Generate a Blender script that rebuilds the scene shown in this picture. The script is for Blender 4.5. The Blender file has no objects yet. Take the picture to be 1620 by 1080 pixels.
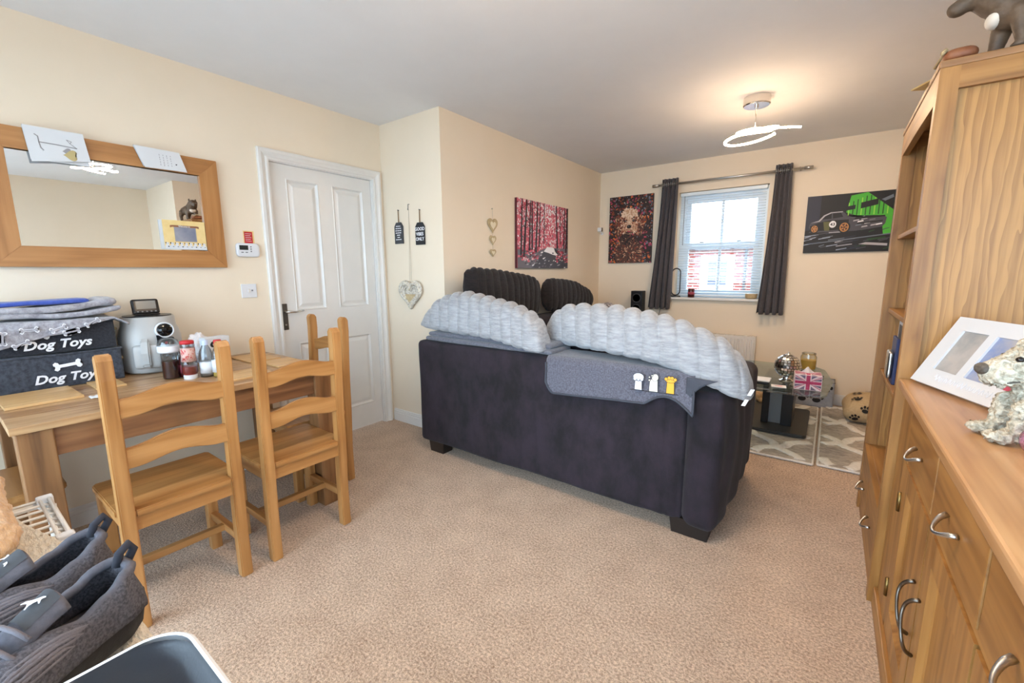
import bpy, bmesh, math, random
from mathutils import Vector, Matrix, noise
R = random.Random(7)
PI = math.pi
sc = bpy.context.scene
COL = sc.collection

# ------------------------------------------------------------------ camera
cam_d = bpy.data.cameras.new('camera')
cam = bpy.data.objects.new('camera', cam_d)
COL.objects.link(cam)
cam_d.sensor_fit = 'HORIZONTAL'
cam_d.sensor_width = 36.0
cam_d.lens = 681.2868 / 1620 * 36.0
cam_d.clip_start = 0.02
cam_d.clip_end = 200
yw, pt, rl = math.radians(36.2969), math.radians(9.2062), math.radians(-0.4075)
fw = Vector((-math.sin(yw) * math.cos(pt), math.cos(yw) * math.cos(pt), -math.sin(pt)))
rt = Vector((math.cos(yw), math.sin(yw), 0))
up = rt.cross(fw)
rt2 = math.cos(rl) * rt + math.sin(rl) * up
up2 = -math.sin(rl) * rt + math.cos(rl) * up
M = Matrix.Identity(4)
for i in range(3):
    M[i][0], M[i][1], M[i][2] = rt2[i], up2[i], -fw[i]
M[0][3], M[1][3], M[2][3] = 2.9746, 0.0923, 1.2601
cam.matrix_world = M
sc.camera = cam

# ------------------------------------------------------------------ sky and exposure
world = bpy.data.worlds.new('sky')
sc.world = world
world.use_nodes = True
bg = world.node_tree.nodes['Background']
bg.inputs[0].default_value = (0.67, 0.84, 1.0, 1)      # even overcast sky
bg.inputs[1].default_value = 5.1
sc.view_settings.view_transform = 'Standard'
sc.view_settings.look = 'None'
sc.view_settings.gamma = 1.0
sc.view_settings.use_curve_mapping = False
sc.view_settings.exposure = 0.93
LAMP_STRENGTH = 98.0


def portal(name, loc, rot, sx, sy):
    d = bpy.data.lights.new(name, 'AREA')
    d.shape = 'RECTANGLE'
    d.size, d.size_y = sx, sy
    d.cycles.is_portal = True
    o = bpy.data.objects.new(name, d)
    o.location, o.rotation_euler = loc, rot
    COL.objects.link(o)


# openings guide the sky light, two added unseen (portals emit nothing themselves)
portal('portal_far_window', (2.0, 5.12, 1.52), (-PI / 2, 0, 0), 0.86, 1.12)
portal('portal_added_near', (2.4, -0.86, 1.1), (PI / 2, 0, 0), 4.3, 2.16)
portal('portal_added_side', (4.84, -0.05, 1.5), (0, PI / 2, 0), 1.2, 1.3)

# ------------------------------------------------------------------ helpers: materials


def lin(c):
    def f(x):
        x /= 255.0
        return x / 12.92 if x <= 0.04045 else ((x + 0.055) / 1.055) ** 2.4
    return (f(c[0]), f(c[1]), f(c[2]), 1)


MATS = {}


def mat(name, c, rough=0.6, metal=0.0, c2=None, ns=20.0, stretch=(1, 1, 1), bump=0.0, bs=None, bd=0.01,
        sheen=0.0, emit=None, es=0.0, spec=0.5, detail=4.0, lo=0.35, hi=0.65, coat=0.0):
    m = bpy.data.materials.new(name)
    m.use_nodes = True
    nt = m.node_tree
    N, L = nt.nodes, nt.links
    b = N['Principled BSDF']
    b.inputs['Base Color'].default_value = lin(c)
    b.inputs['Roughness'].default_value = rough
    b.inputs['Metallic'].default_value = metal
    b.inputs['Specular IOR Level'].default_value = spec
    if sheen:
        b.inputs['Sheen Weight'].default_value = sheen
        b.inputs['Sheen Roughness'].default_value = 0.5
    if coat:
        b.inputs['Coat Weight'].default_value = coat
        b.inputs['Coat Roughness'].default_value = 0.15
    if emit:
        b.inputs['Emission Color'].default_value = lin(emit)
        b.inputs['Emission Strength'].default_value = es
    if c2 or bump:
        tc = N.new('ShaderNodeTexCoord')
        mp = N.new('ShaderNodeMapping')
        mp.inputs['Scale'].default_value = stretch
        L.new(tc.outputs['Object'], mp.inputs['Vector'])
    if c2:
        n = N.new('ShaderNodeTexNoise')
        n.inputs['Scale'].default_value = ns
        n.inputs['Detail'].default_value = detail
        n.inputs['Roughness'].default_value = 0.65
        L.new(mp.outputs['Vector'], n.inputs['Vector'])
        r = N.new('ShaderNodeValToRGB')
        r.color_ramp.elements[0].position = lo
        r.color_ramp.elements[1].position = hi
        r.color_ramp.elements[0].color = lin(c)
        r.color_ramp.elements[1].color = lin(c2)
        L.new(n.outputs['Fac'], r.inputs['Fac'])
        L.new(r.outputs['Color'], b.inputs['Base Color'])
    if bump:
        n2 = N.new('ShaderNodeTexNoise')
        n2.inputs['Scale'].default_value = bs or ns
        n2.inputs['Detail'].default_value = 5.0
        L.new(mp.outputs['Vector'], n2.inputs['Vector'])
        bp = N.new('ShaderNodeBump')
        bp.inputs['Strength'].default_value = bump
        bp.inputs['Distance'].default_value = bd
        L.new(n2.outputs['Fac'], bp.inputs['Height'])
        L.new(bp.outputs['Normal'], b.inputs['Normal'])
    MATS[name] = m
    return m


def wood(name, ca, cb, cc, axis='z', rings=2.2, rough=0.42, fine=60.0):
    """oak-like grain running along one object axis: broad bands, fibres and pores"""
    m = bpy.data.materials.new(name)
    m.use_nodes = True
    nt = m.node_tree
    N, L = nt.nodes, nt.links
    b = N['Principled BSDF']
    b.inputs['Roughness'].default_value = rough
    tc = N.new('ShaderNodeTexCoord')
    i = 'xyz'.index(axis)
    s1 = [8.0, 8.0, 8.0]; s1[i] = 0.9
    s2 = [fine, fine, fine]; s2[i] = 2.0
    mp = N.new('ShaderNodeMapping'); mp.inputs['Scale'].default_value = s1
    mp2 = N.new('ShaderNodeMapping'); mp2.inputs['Scale'].default_value = s2
    L.new(tc.outputs['Object'], mp.inputs['Vector'])
    L.new(tc.outputs['Object'], mp2.inputs['Vector'])
    n1 = N.new('ShaderNodeTexNoise'); n1.inputs['Scale'].default_value = 1.0; n1.inputs['Detail'].default_value = 3
    L.new(mp.outputs['Vector'], n1.inputs['Vector'])
    mul = N.new('ShaderNodeMath'); mul.operation = 'MULTIPLY'; mul.inputs[1].default_value = rings * 5
    L.new(n1.outputs['Fac'], mul.inputs[0])
    fr = N.new('ShaderNodeMath'); fr.operation = 'PINGPONG'; fr.inputs[1].default_value = 1.0
    L.new(mul.outputs[0], fr.inputs[0])
    n2 = N.new('ShaderNodeTexNoise'); n2.inputs['Scale'].default_value = 1.0; n2.inputs['Detail'].default_value = 4
    L.new(mp2.outputs['Vector'], n2.inputs['Vector'])
    mx = N.new('ShaderNodeMath'); mx.operation = 'MULTIPLY_ADD'
    mx.inputs[1].default_value = 0.36
    L.new(fr.outputs[0], mx.inputs[0]); 
    m3 = N.new('ShaderNodeMath'); m3.operation = 'MULTIPLY'; m3.inputs[1].default_value = 0.66
    L.new(n2.outputs['Fac'], m3.inputs[0]); L.new(m3.outputs[0], mx.inputs[2])
    r = N.new('ShaderNodeValToRGB')
    e = r.color_ramp.elements
    e[0].position, e[0].color = 0.18, lin(ca)
    e[1].position, e[1].color = 0.75, lin(cc)
    k = e.new(0.45); k.color = lin(cb)
    L.new(mx.outputs[0], r.inputs['Fac'])
    L.new(r.outputs['Color'], b.inputs['Base Color'])
    bp = N.new('ShaderNodeBump'); bp.inputs['Strength'].default_value = 0.12; bp.inputs['Distance'].default_value = 0.002
    L.new(n2.outputs['Fac'], bp.inputs['Height']); L.new(bp.outputs['Normal'], b.inputs['Normal'])
    MATS[name] = m
    return m


def cathedral(name, ca, cb):
    """flat-sawn oak board: arched growth-ring figure running up the board"""
    m = mat(name, ca, 0.42)
    nt = m.node_tree
    N, L = nt.nodes, nt.links
    b = N['Principled BSDF']
    tc = N.new('ShaderNodeTexCoord')
    mp = N.new('ShaderNodeMapping'); mp.inputs['Scale'].default_value = (1, 1, 0.16)
    L.new(tc.outputs['Object'], mp.inputs['Vector'])
    w = N.new('ShaderNodeTexWave'); w.wave_type = 'BANDS'; w.bands_direction = 'X'; w.wave_profile = 'SAW'
    w.inputs['Scale'].default_value = 15.0; w.inputs['Distortion'].default_value = 9.0; w.inputs['Detail'].default_value = 2.0; w.inputs['Detail Scale'].default_value = 1.3
    L.new(mp.outputs['Vector'], w.inputs['Vector'])
    mp2 = N.new('ShaderNodeMapping'); mp2.inputs['Scale'].default_value = (90, 90, 3)
    L.new(tc.outputs['Object'], mp2.inputs['Vector'])
    n = N.new('ShaderNodeTexNoise'); n.inputs['Scale'].default_value = 1.0; n.inputs['Detail'].default_value = 3
    L.new(mp2.outputs['Vector'], n.inputs['Vector'])
    a = N.new('ShaderNodeMath'); a.operation = 'MULTIPLY_ADD'; a.inputs[1].default_value = 0.36
    h = N.new('ShaderNodeMath'); h.operation = 'MULTIPLY'; h.inputs[1].default_value = 0.75
    L.new(n.outputs['Fac'], h.inputs[0]); L.new(w.outputs['Fac'], a.inputs[0]); L.new(h.outputs[0], a.inputs[2])
    r = N.new('ShaderNodeValToRGB')
    r.color_ramp.elements[0].position, r.color_ramp.elements[0].color = 0.22, lin(ca)
    r.color_ramp.elements[1].position, r.color_ramp.elements[1].color = 0.72, lin(cb)
    L.new(a.outputs[0], r.inputs['Fac']); L.new(r.outputs['Color'], b.inputs['Base Color'])


def glass(name, tint=(255, 255, 255), gloss=0.08, rough=0.0):
    m = bpy.data.materials.new(name)
    m.use_nodes = True
    nt = m.node_tree
    N, L = nt.nodes, nt.links
    N.remove(N['Principled BSDF'])
    t = N.new('ShaderNodeBsdfTransparent'); t.inputs[0].default_value = lin(tint)
    g = N.new('ShaderNodeBsdfGlossy'); g.inputs['Roughness'].default_value = rough
    lw = N.new('ShaderNodeLayerWeight'); lw.inputs[0].default_value = 0.25
    ad = N.new('ShaderNodeMath'); ad.operation = 'MULTIPLY_ADD'; ad.inputs[1].default_value = 0.6; ad.inputs[2].default_value = gloss
    L.new(lw.outputs['Fresnel'], ad.inputs[0])
    mx = N.new('ShaderNodeMixShader')
    L.new(ad.outputs[0], mx.inputs[0]); L.new(t.outputs[0], mx.inputs[1]); L.new(g.outputs[0], mx.inputs[2])
    L.new(mx.outputs[0], N['Material Output'].inputs['Surface'])
    MATS[name] = m
    return m


mat('cream_paint', (232, 217, 194), 0.75, c2=(234, 219, 197), ns=3, bump=0.05, bs=180, bd=0.002)
mat('ceiling_paint', (228, 228, 230), 0.85, c2=(231, 231, 233), ns=3, bump=0.04, bs=150, bd=0.002)
mat('white_gloss', (222, 219, 214), 0.3, c2=(226, 223, 218), ns=4)
mat('white_upvc', (226, 238, 246), 0.3)
mat('white_plastic', (222, 223, 226), 0.35)
mat('black_plastic', (22, 22, 25), 0.3)
mat('black_gloss', (12, 12, 14), 0.06)
mat('dark_grey', (58, 58, 62), 0.5)
mat('mid_grey', (120, 122, 126), 0.5)
mat('chrome', (215, 213, 210), 0.16, 1.0)
mat('steel', (190, 188, 184), 0.3, 1.0)
mat('pewter', (120, 114, 106), 0.35, 1.0)
mat('brass_hinge', (140, 115, 70), 0.4, 1.0)
mat('mirror', (235, 236, 236), 0.0, 1.0)
glass('pane_glass', (250, 253, 255), 0.03)
glass('table_glass', (226, 238, 238), 0.12)
glass('clear_glass', (240, 244, 244), 0.08, 0.02)
glass('clear_plastic', (225, 232, 236), 0.10, 0.08)
wood('oak_z', (120, 78, 34), (150, 104, 52), (172, 124, 66), 'z')
wood('oak_y', (120, 78, 34), (150, 104, 52), (172, 124, 66), 'y')
wood('oak_x', (120, 78, 34), (150, 104, 52), (172, 124, 66), 'x')
wood('oak_dark_y', (120, 82, 48), (158, 112, 70), (180, 132, 84), 'y')
wood('oak_dark_x', (110, 76, 46), (150, 108, 68), (172, 128, 84), 'x')
wood('oak_top_y', (160, 114, 70), (180, 134, 88), (196, 152, 106), 'y', rough=0.3)
wood('oak_weather', (98, 80, 60), (140, 118, 92), (166, 146, 118), 'z')
wood('pine_z', (140, 92, 48), (168, 118, 66), (188, 138, 84), 'z', rings=1.4, rough=0.35)
wood('pine_y', (140, 92, 48), (168, 118, 66), (188, 138, 84), 'y', rings=1.4, rough=0.35)
wood('pine_x', (140, 92, 48), (168, 118, 66), (188, 138, 84), 'x', rings=1.4, rough=0.35)
wood('table_y', (120, 82, 52), (164, 124, 84), (192, 156, 114), 'y', rings=2.0, rough=0.32)
wood('table_dark_y', (88, 56, 34), (122, 82, 52), (144, 102, 66), 'y', rings=2.0)
wood('table_dark_z', (96, 64, 38), (132, 92, 56), (152, 110, 70), 'z', rings=2.0)
wood('frame_y', (150, 98, 50), (170, 116, 64), (184, 130, 76), 'y', rings=1.5)
wood('frame_z', (150, 98, 50), (170, 116, 64), (184, 130, 76), 'z', rings=1.5)
wood('mat_wood', (178, 134, 82), (206, 164, 110), (220, 184, 132), 'y', rings=1.0)
mat('sofa_fabric', (14, 8, 15), 0.9, c2=(40, 30, 41), ns=9, stretch=(1, 1, 0.6), bump=0.5, bs=420, bd=0.002, sheen=0.05, detail=6)
cathedral('oak_panel', (134, 90, 42), (178, 130, 70))
mat('sofa_leg', (34, 26, 22), 0.45)
mat('grey_fur', (140, 142, 146), 0.95, c2=(168, 170, 174), ns=26, stretch=(0.6, 1, 3.2), bump=0.8, bs=60, bd=0.006, sheen=0.3)
mat('dark_fur', (10, 6, 7), 0.9, c2=(34, 25, 26), ns=26, stretch=(1, 0.6, 3.2), bump=0.9, bs=70, bd=0.006, sheen=0.10)
mat('grey_fleece', (74, 74, 84), 0.95, c2=(104, 104, 116), ns=130, bump=0.8, bs=170, bd=0.004, sheen=0.3)
mat('grey_fleece_edge', (66, 69, 78), 0.9, bump=0.3, bs=200)
mat('fold_blanket', (80, 82, 92), 0.95, c2=(104, 106, 116), ns=90, bump=0.6, bs=140, bd=0.004, sheen=0.3)
mat('curtain', (66, 62, 66), 0.9, c2=(80, 76, 80), ns=140, stretch=(1, 1, 0.3), bump=0.2, bs=300, bd=0.002, sheen=0.2)
mat('felt_black', (28, 29, 36), 0.95, c2=(46, 48, 56), ns=120, bump=0.4, bs=260, bd=0.002, sheen=0.2)
mat('felt_grey', (44, 48, 58), 0.95, c2=(70, 75, 86), ns=60, bump=0.4, bs=260, bd=0.002, sheen=0.2)
mat('print_white', (232, 232, 236), 0.8)
mat('print_black', (20, 18, 20), 0.7)
mat('plush_grey', (134, 130, 136), 0.95, c2=(176, 174, 180), ns=45, bump=0.6, bs=110, bd=0.005, sheen=0.4)
mat('plush_blue', (56, 78, 160), 0.95, c2=(70, 92, 178), ns=60, bump=0.3, bs=160, sheen=0.3)
mat('tan_felt', (190, 164, 120), 0.9)
mat('fryer_grey', (176, 174, 171), 0.35)
mat('lcd', (96, 104, 106), 0.25)
mat('dark_lcd', (44, 48, 46), 0.2)
mat('red_print', (186, 34, 40), 0.6)
mat('jam', (62, 20, 22), 0.25, c2=(84, 34, 30), ns=30)
mat('sauce', (150, 32, 36), 0.3, c2=(186, 60, 52), ns=30)
mat('paper', (216, 217, 219), 0.7)
mat('card_cream', (226, 196, 130), 0.6, c2=(232, 206, 146), ns=20)
mat('gold_print', (182, 164, 112), 0.4)
mat('grey_print', (150, 148, 150), 0.6)
mat('photo_blur', (112, 118, 138), 0.5, c2=(150, 150, 160), ns=6)
mat('photo_blue', (120, 142, 190), 0.4, c2=(176, 174, 178), ns=9)
mat('photo_grey', (150, 152, 152), 0.4, c2=(184, 178, 172), ns=9)
mat('photo_red', (176, 46, 72), 0.4, c2=(196, 84, 104), ns=12)
mat('slate', (60, 62, 66), 0.8, c2=(72, 74, 78), ns=30)
mat('slate_black', (36, 36, 40), 0.8)
mat('jute', (150, 120, 84), 0.9, c2=(120, 92, 62), ns=200)
mat('twine', (196, 184, 166), 0.9)
mat('wicker', (226, 220, 208), 0.8, c2=(170, 160, 144), ns=70, bump=0.6, bs=90, bd=0.006)
mat('driftwood', (196, 176, 138), 0.8, c2=(176, 154, 116), ns=40)
mat('heart_pale', (226, 214, 186), 0.8)
mat('rug_white', (224, 219, 210), 0.95, c2=(238, 234, 226), ns=60, bump=0.9, bs=90, bd=0.01, sheen=0.3)
mat('rug_taupe', (150, 138, 124), 0.95, c2=(206, 196, 182), ns=22, stretch=(1, 3, 1), bump=0.9, bs=90, bd=0.01, sheen=0.3)
mat('tan_fabric', (188, 164, 128), 0.9, c2=(200, 178, 142), ns=60, bump=0.3, bs=240)
mat('grey_bin', (150, 154, 162), 0.8, c2=(162, 166, 174), ns=30)
mat('candle_wax', (226, 184, 84), 0.5)
mat('beige_plush', (206, 192, 170), 0.95, c2=(228, 218, 200), ns=60, stretch=(1, 2.5, 1), bump=1.0, bs=55, bd=0.012, sheen=0.3)
mat('tan_fur', (202, 158, 112), 0.95, c2=(228, 192, 150), ns=36, stretch=(1, 2.2, 1), bump=1.0, bs=48, bd=0.012, sheen=0.3)
mat('shoe_mesh', (62, 60, 66), 0.85, c2=(92, 90, 96), ns=260, detail=1, bump=0.7, bs=300, bd=0.002)
mat('shoe_grey', (76, 75, 82), 0.8, c2=(90, 88, 96), ns=80, bump=0.3, bs=300, bd=0.001)
mat('shoe_lining', (44, 44, 52), 0.95)
mat('shoe_sole', (26, 26, 29), 0.6, bump=0.2, bs=60)
mat('shoe_lace', (112, 108, 114), 0.85, bump=0.3, bs=400)
mat('resin_brown', (78, 64, 52), 0.55, c2=(104, 86, 68), ns=18, bump=0.5, bs=60, bd=0.004)
mat('resin_white', (224, 216, 204), 0.6)
mat('resin_curly', (150, 140, 118), 0.8, c2=(214, 206, 186), ns=60, bump=1.0, bs=60, bd=0.012, lo=0.3, hi=0.6)
mat('eye_black', (24, 18, 16), 0.15)
mat('nose_dark', (74, 66, 58), 0.6, c2=(96, 88, 78), ns=90, bump=0.6, bs=120, bd=0.003)
mat('led_strip', (255, 236, 206), 0.5, emit=(255, 219, 180), es=LAMP_STRENGTH)
mat('tarmac', (110, 110, 112), 0.9, c2=(124, 124, 126), ns=10)
mat('bounce_pale', (222, 220, 214), 0.8, c2=(230, 228, 222), ns=6)
mat('roof_tile', (196, 190, 184), 0.85, c2=(214, 208, 202), ns=14, stretch=(1, 5, 1))
mat('house_white', (236, 236, 236), 0.6)
mat('house_glass', (92, 96, 120), 0.15)
mat('rose_bits', (160, 70, 84), 0.6)


def carpet_mat():
    m = mat('carpet', (176, 146, 120), 0.97, sheen=0.25)
    nt = m.node_tree
    N, L = nt.nodes, nt.links
    b = N['Principled BSDF']
    tc = N.new('ShaderNodeTexCoord')
    n1 = N.new('ShaderNodeTexNoise'); n1.inputs['Scale'].default_value = 105; n1.inputs['Detail'].default_value = 3; n1.inputs['Roughness'].default_value = 0.8
    n2 = N.new('ShaderNodeTexNoise'); n2.inputs['Scale'].default_value = 7; n2.inputs['Detail'].default_value = 5
    for n in (n1, n2):
        L.new(tc.outputs['Object'], n.inputs['Vector'])
    a = N.new('ShaderNodeMath'); a.operation = 'MULTIPLY_ADD'; a.inputs[1].default_value = 0.86
    h = N.new('ShaderNodeMath'); h.operation = 'MULTIPLY'; h.inputs[1].default_value = 0.14
    L.new(n2.outputs['Fac'], h.inputs[0]); L.new(n1.outputs['Fac'], a.inputs[0]); L.new(h.outputs[0], a.inputs[2])
    r = N.new('ShaderNodeValToRGB')
    e = r.color_ramp.elements
    e[0].position, e[0].color = 0.37, lin((160, 126, 98))
    e[1].position, e[1].color = 0.63, lin((240, 212, 184))
    L.new(a.outputs[0], r.inputs['Fac']); L.new(r.outputs['Color'], b.inputs['Base Color'])
    bp = N.new('ShaderNodeBump'); bp.inputs['Strength'].default_value = 1.0; bp.inputs['Distance'].default_value = 0.012
    L.new(n1.outputs['Fac'], bp.inputs['Height']); L.new(bp.outputs['Normal'], b.inputs['Normal'])


carpet_mat()


def brick_mat():
    m = mat('brick_wall', (170, 90, 70), 0.9)
    nt = m.node_tree
    N, L = nt.nodes, nt.links
    b = N['Principled BSDF']
    tc = N.new('ShaderNodeTexCoord')
    mp = N.new('ShaderNodeMapping'); mp.inputs['Rotation'].default_value = (PI / 2, 0, 0)
    L.new(tc.outputs['Object'], mp.inputs['Vector'])
    t = N.new('ShaderNodeTexBrick')
    t.inputs['Scale'].default_value = 1.0
    t.inputs['Brick Width'].default_value = 0.225
    t.inputs['Row Height'].default_value = 0.075
    t.inputs['Mortar Size'].default_value = 0.010
    t.inputs['Color1'].default_value = lin((150, 66, 54))
    t.inputs['Color2'].default_value = lin((122, 50, 44))
    t.inputs['Mortar'].default_value = lin((176, 158, 148))
    L.new(mp.outputs['Vector'], t.inputs['Vector'])
    L.new(t.outputs['Color'], b.inputs['Base Color'])


brick_mat()

# ------------------------------------------------------------------ helpers: geometry


def bx(bm, x0, x1, y0, y1, z0, z1, mi=0):
    v = [bm.verts.new(p) for p in ((x0, y0, z0), (x1, y0, z0), (x1, y1, z0), (x0, y1, z0),
                                   (x0, y0, z1), (x1, y0, z1), (x1, y1, z1), (x0, y1, z1))]
    for f in ((3, 2, 1, 0), (4, 5, 6, 7), (0, 1, 5, 4), (1, 2, 6, 5), (2, 3, 7, 6), (3, 0, 4, 7)):
        bm.faces.new([v[i] for i in f]).material_index = mi


def box(x0, x1, y0, y1, z0, z1, bev=0.0, seg=2):
    bm = bmesh.new()
    bx(bm, x0, x1, y0, y1, z0, z1)
    if bev:
        bmesh.ops.bevel(bm, geom=list(bm.edges), offset=bev, segments=seg, affect='EDGES', profile=0.5)
    return bm


def boxes(*bs):
    bm = bmesh.new()
    for b in bs:
        bx(bm, *b)
    return bm


def softbox(x0, x1, y0, y1, z0, z1, r, n=(12, 12, 12), fn=None):
    """rounded box as a fine quad skin; fn(p, normal) -> displaced point"""
    c = Vector(((x0 + x1) / 2, (y0 + y1) / 2, (z0 + z1) / 2))
    h = Vector(((x1 - x0) / 2, (y1 - y0) / 2, (z1 - z0) / 2))
    rr = r if hasattr(r, '__len__') else (r, r, r)
    bm = bmesh.new()
    cache = {}

    def vert(i, j, k):
        key = (i, j, k)
        if key not in cache:
            t = Vector((2 * i / n[0] - 1, 2 * j / n[1] - 1, 2 * k / n[2] - 1))
            # denser samples towards the edges
            t = Vector([math.copysign(1 - (1 - abs(q)) ** 1.25, q) for q in t])
            p = Vector((t.x * h.x, t.y * h.y, t.z * h.z))
            inn = Vector([max(-(h[a] - rr[a]), min(h[a] - rr[a], p[a])) for a in range(3)])
            d = Vector([(p[a] - inn[a]) / rr[a] for a in range(3)])
            if d.length > 1e-9:
                mlen = max(abs(d.x), abs(d.y), abs(d.z))
                dn = d.normalized() * mlen
                p = inn + Vector([dn[a] * rr[a] for a in range(3)])
                nn = dn.normalized()
            else:
                nn = Vector((0, 0, 1))
            p = p + c
            if fn:
                p = fn(p, nn)
            cache[key] = bm.verts.new(p)
        return cache[key]
    for a, b, cc in ((0, 1, 2), (1, 2, 0), (2, 0, 1)):
        for side in (0, n[cc]):
            for i in range(n[a]):
                for j in range(n[b]):
                    q = []
                    for (u, v) in ((i, j), (i + 1, j), (i + 1, j + 1), (i, j + 1)):
                        k = [0, 0, 0]
                        k[a], k[b], k[cc] = u, v, side
                        q.append(vert(*k))
                    if side == 0:
                        q.reverse()
                    bm.faces.new(q)
    return bm


def add_tube(bm, pts, r, n=8, closed=False, cap=True, flat=None):
    """round tube along a list of points; r number or list; flat=(axis vector, factor) squashes the section"""
    pts = [Vector(p) for p in pts]
    N_ = len(pts)
    rings = []
    prev = None
    for i, p in enumerate(pts):
        if closed:
            t = pts[(i + 1) % N_] - pts[i - 1]
        else:
            t = pts[min(i + 1, N_ - 1)] - pts[max(i - 1, 0)]
        t.normalize()
        if prev is None:
            a = Vector((0, 0, 1)) if abs(t.z) < 0.9 else Vector((1, 0, 0))
            u = t.cross(a).normalized()
        else:
            u = (prev - t * prev.dot(t)).normalized()
        prev = u
        w = t.cross(u)
        rad = r[i] if hasattr(r, '__len__') else r
        ring = []
        for k in range(n):
            d = u * math.cos(2 * PI * k / n) + w * math.sin(2 * PI * k / n)
            if flat:
                ax = flat[0]
                d = d - ax * d.dot(ax) * (1 - flat[1])
            ring.append(bm.verts.new(p + d * rad))
        rings.append(ring)
    m = N_ if closed else N_ - 1
    for i in range(m):
        A, B = rings[i], rings[(i + 1) % N_]
        for k in range(n):
            bm.faces.new((A[k], A[(k + 1) % n], B[(k + 1) % n], B[k]))
    if cap and not closed:
        bm.faces.new(list(reversed(rings[0])))
        bm.faces.new(rings[-1])


def tube(pts, r, n=8, **k):
    bm = bmesh.new()
    add_tube(bm, pts, r, n, **k)
    bmesh.ops.recalc_face_normals(bm, faces=list(bm.faces))
    return bm


def lathe(prof, n=28, c=(0, 0, 0), sx=1.0, sy=1.0):
    bm = bmesh.new()
    rings = []
    for r, z in prof:
        rings.append([bm.verts.new((c[0] + sx * max(r, 1e-4) * math.cos(2 * PI * k / n), c[1] + sy * max(r, 1e-4) * math.sin(2 * PI * k / n), c[2] + z)) for k in range(n)])
    for A, B in zip(rings, rings[1:]):
        for k in range(n):
            bm.faces.new((A[k], A[(k + 1) % n], B[(k + 1) % n], B[k]))
    if prof[0][0] > 1e-3:
        bm.faces.new(list(reversed(rings[0])))
    if prof[-1][0] > 1e-3:
        bm.faces.new(rings[-1])
    bmesh.ops.remove_doubles(bm, verts=list(bm.verts), dist=2e-5)
    bmesh.ops.recalc_face_normals(bm, faces=list(bm.faces))
    return bm


def prism(poly, a0, a1, axis='y', bev=0.0):
    """extrude a 2-D outline along an axis. axis x: poly=(y,z); y: poly=(x,z); z: poly=(x,y)"""
    bm = bmesh.new()

    def P(p, a):
        return {'x': (a, p[0], p[1]), 'y': (p[0], a, p[1]), 'z': (p[0], p[1], a)}[axis]
    A = [bm.verts.new(P(p, a0)) for p in poly]
    B = [bm.verts.new(P(p, a1)) for p in poly]
    n = len(poly)
    bm.faces.new(A)
    bm.faces.new(list(reversed(B)))
    for i in range(n):
        bm.faces.new((A[i], B[i], B[(i + 1) % n], A[(i + 1) % n]))
    bmesh.ops.recalc_face_normals(bm, faces=list(bm.faces))
    if bev:
        bmesh.ops.bevel(bm, geom=[e for e in bm.edges if e.calc_face_angle(0) > 0.6], offset=bev, segments=2, affect='EDGES')
    return bm


def grid(nu, nv, fn):
    bm = bmesh.new()
    V = [[bm.verts.new(fn(i / nu, j / nv)) for j in range(nv + 1)] for i in range(nu + 1)]
    for i in range(nu):
        for j in range(nv):
            bm.faces.new((V[i][j], V[i + 1][j], V[i + 1][j + 1], V[i][j + 1]))
    return bm


def obj(name, bm, m, parent=None, smooth=False, mods=None):
    me = bpy.data.meshes.new(name)
    bm.to_mesh(me)
    bm.free()
    for x in (m if isinstance(m, (list, tuple)) else [m]):
        me.materials.append(MATS[x])
    if smooth:
        for p in me.polygons:
            p.use_smooth = True
        if smooth == 'auto':
            me.set_sharp_from_angle(angle=math.radians(40))
    o = bpy.data.objects.new(name, me)
    COL.objects.link(o)
    o.parent = parent
    for mm in (mods or []):
        md = o.modifiers.new(mm[0], mm[0])
        for k, v in mm[1].items():
            setattr(md, k, v)
    return o


def bake(o):
    """replace an object's mesh by its evaluated (modified) mesh"""
    dg = bpy.context.evaluated_depsgraph_get()
    me = bpy.data.meshes.new_from_object(o.evaluated_get(dg))
    old = o.data
    o.modifiers.clear()
    o.data = me
    me.name = o.name
    bpy.data.meshes.remove(old)


def tag(o, label, cat, group=None, kind=None):
    o['label'] = label
    o['category'] = cat
    if group:
        o['group'] = group
    if kind:
        o['kind'] = kind
    return o


def thing(name, label, cat, loc=(0, 0, 0), rotz=0.0, group=None):
    o = bpy.data.objects.new(name, None)
    o.empty_display_size = 0.05
    COL.objects.link(o)
    o.location = loc
    o.rotation_euler = (0, 0, rotz)
    return tag(o, label, cat, group)


def struct(name, bm, m, parent=None, **k):
    o = obj(name, bm, m, parent, **k)
    if parent is None:
        o['kind'] = 'structure'
        o['category'] = name.split('_')[0]
    return o


def copy_tree(root, loc, rotz, label):
    c = root.copy()
    COL.objects.link(c)
    c.location = loc
    c.rotation_euler = (0, 0, rotz)
    c['label'] = label
    for ch in list(root.children):
        d = ch.copy()
        COL.objects.link(d)
        d.parent = c
        for g in list(ch.children):
            e = g.copy()
            COL.objects.link(e)
            e.parent = d
    return c


def basis(o, x, y):
    """local XY plane -> world: origin o, x and y directions"""
    x, y = Vector(x).normalized(), Vector(y).normalized()
    z = x.cross(y)
    m = Matrix.Identity(4)
    for i in range(3):
        m[i][0], m[i][1], m[i][2], m[i][3] = x[i], y[i], z[i], o[i]
    return m


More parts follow.
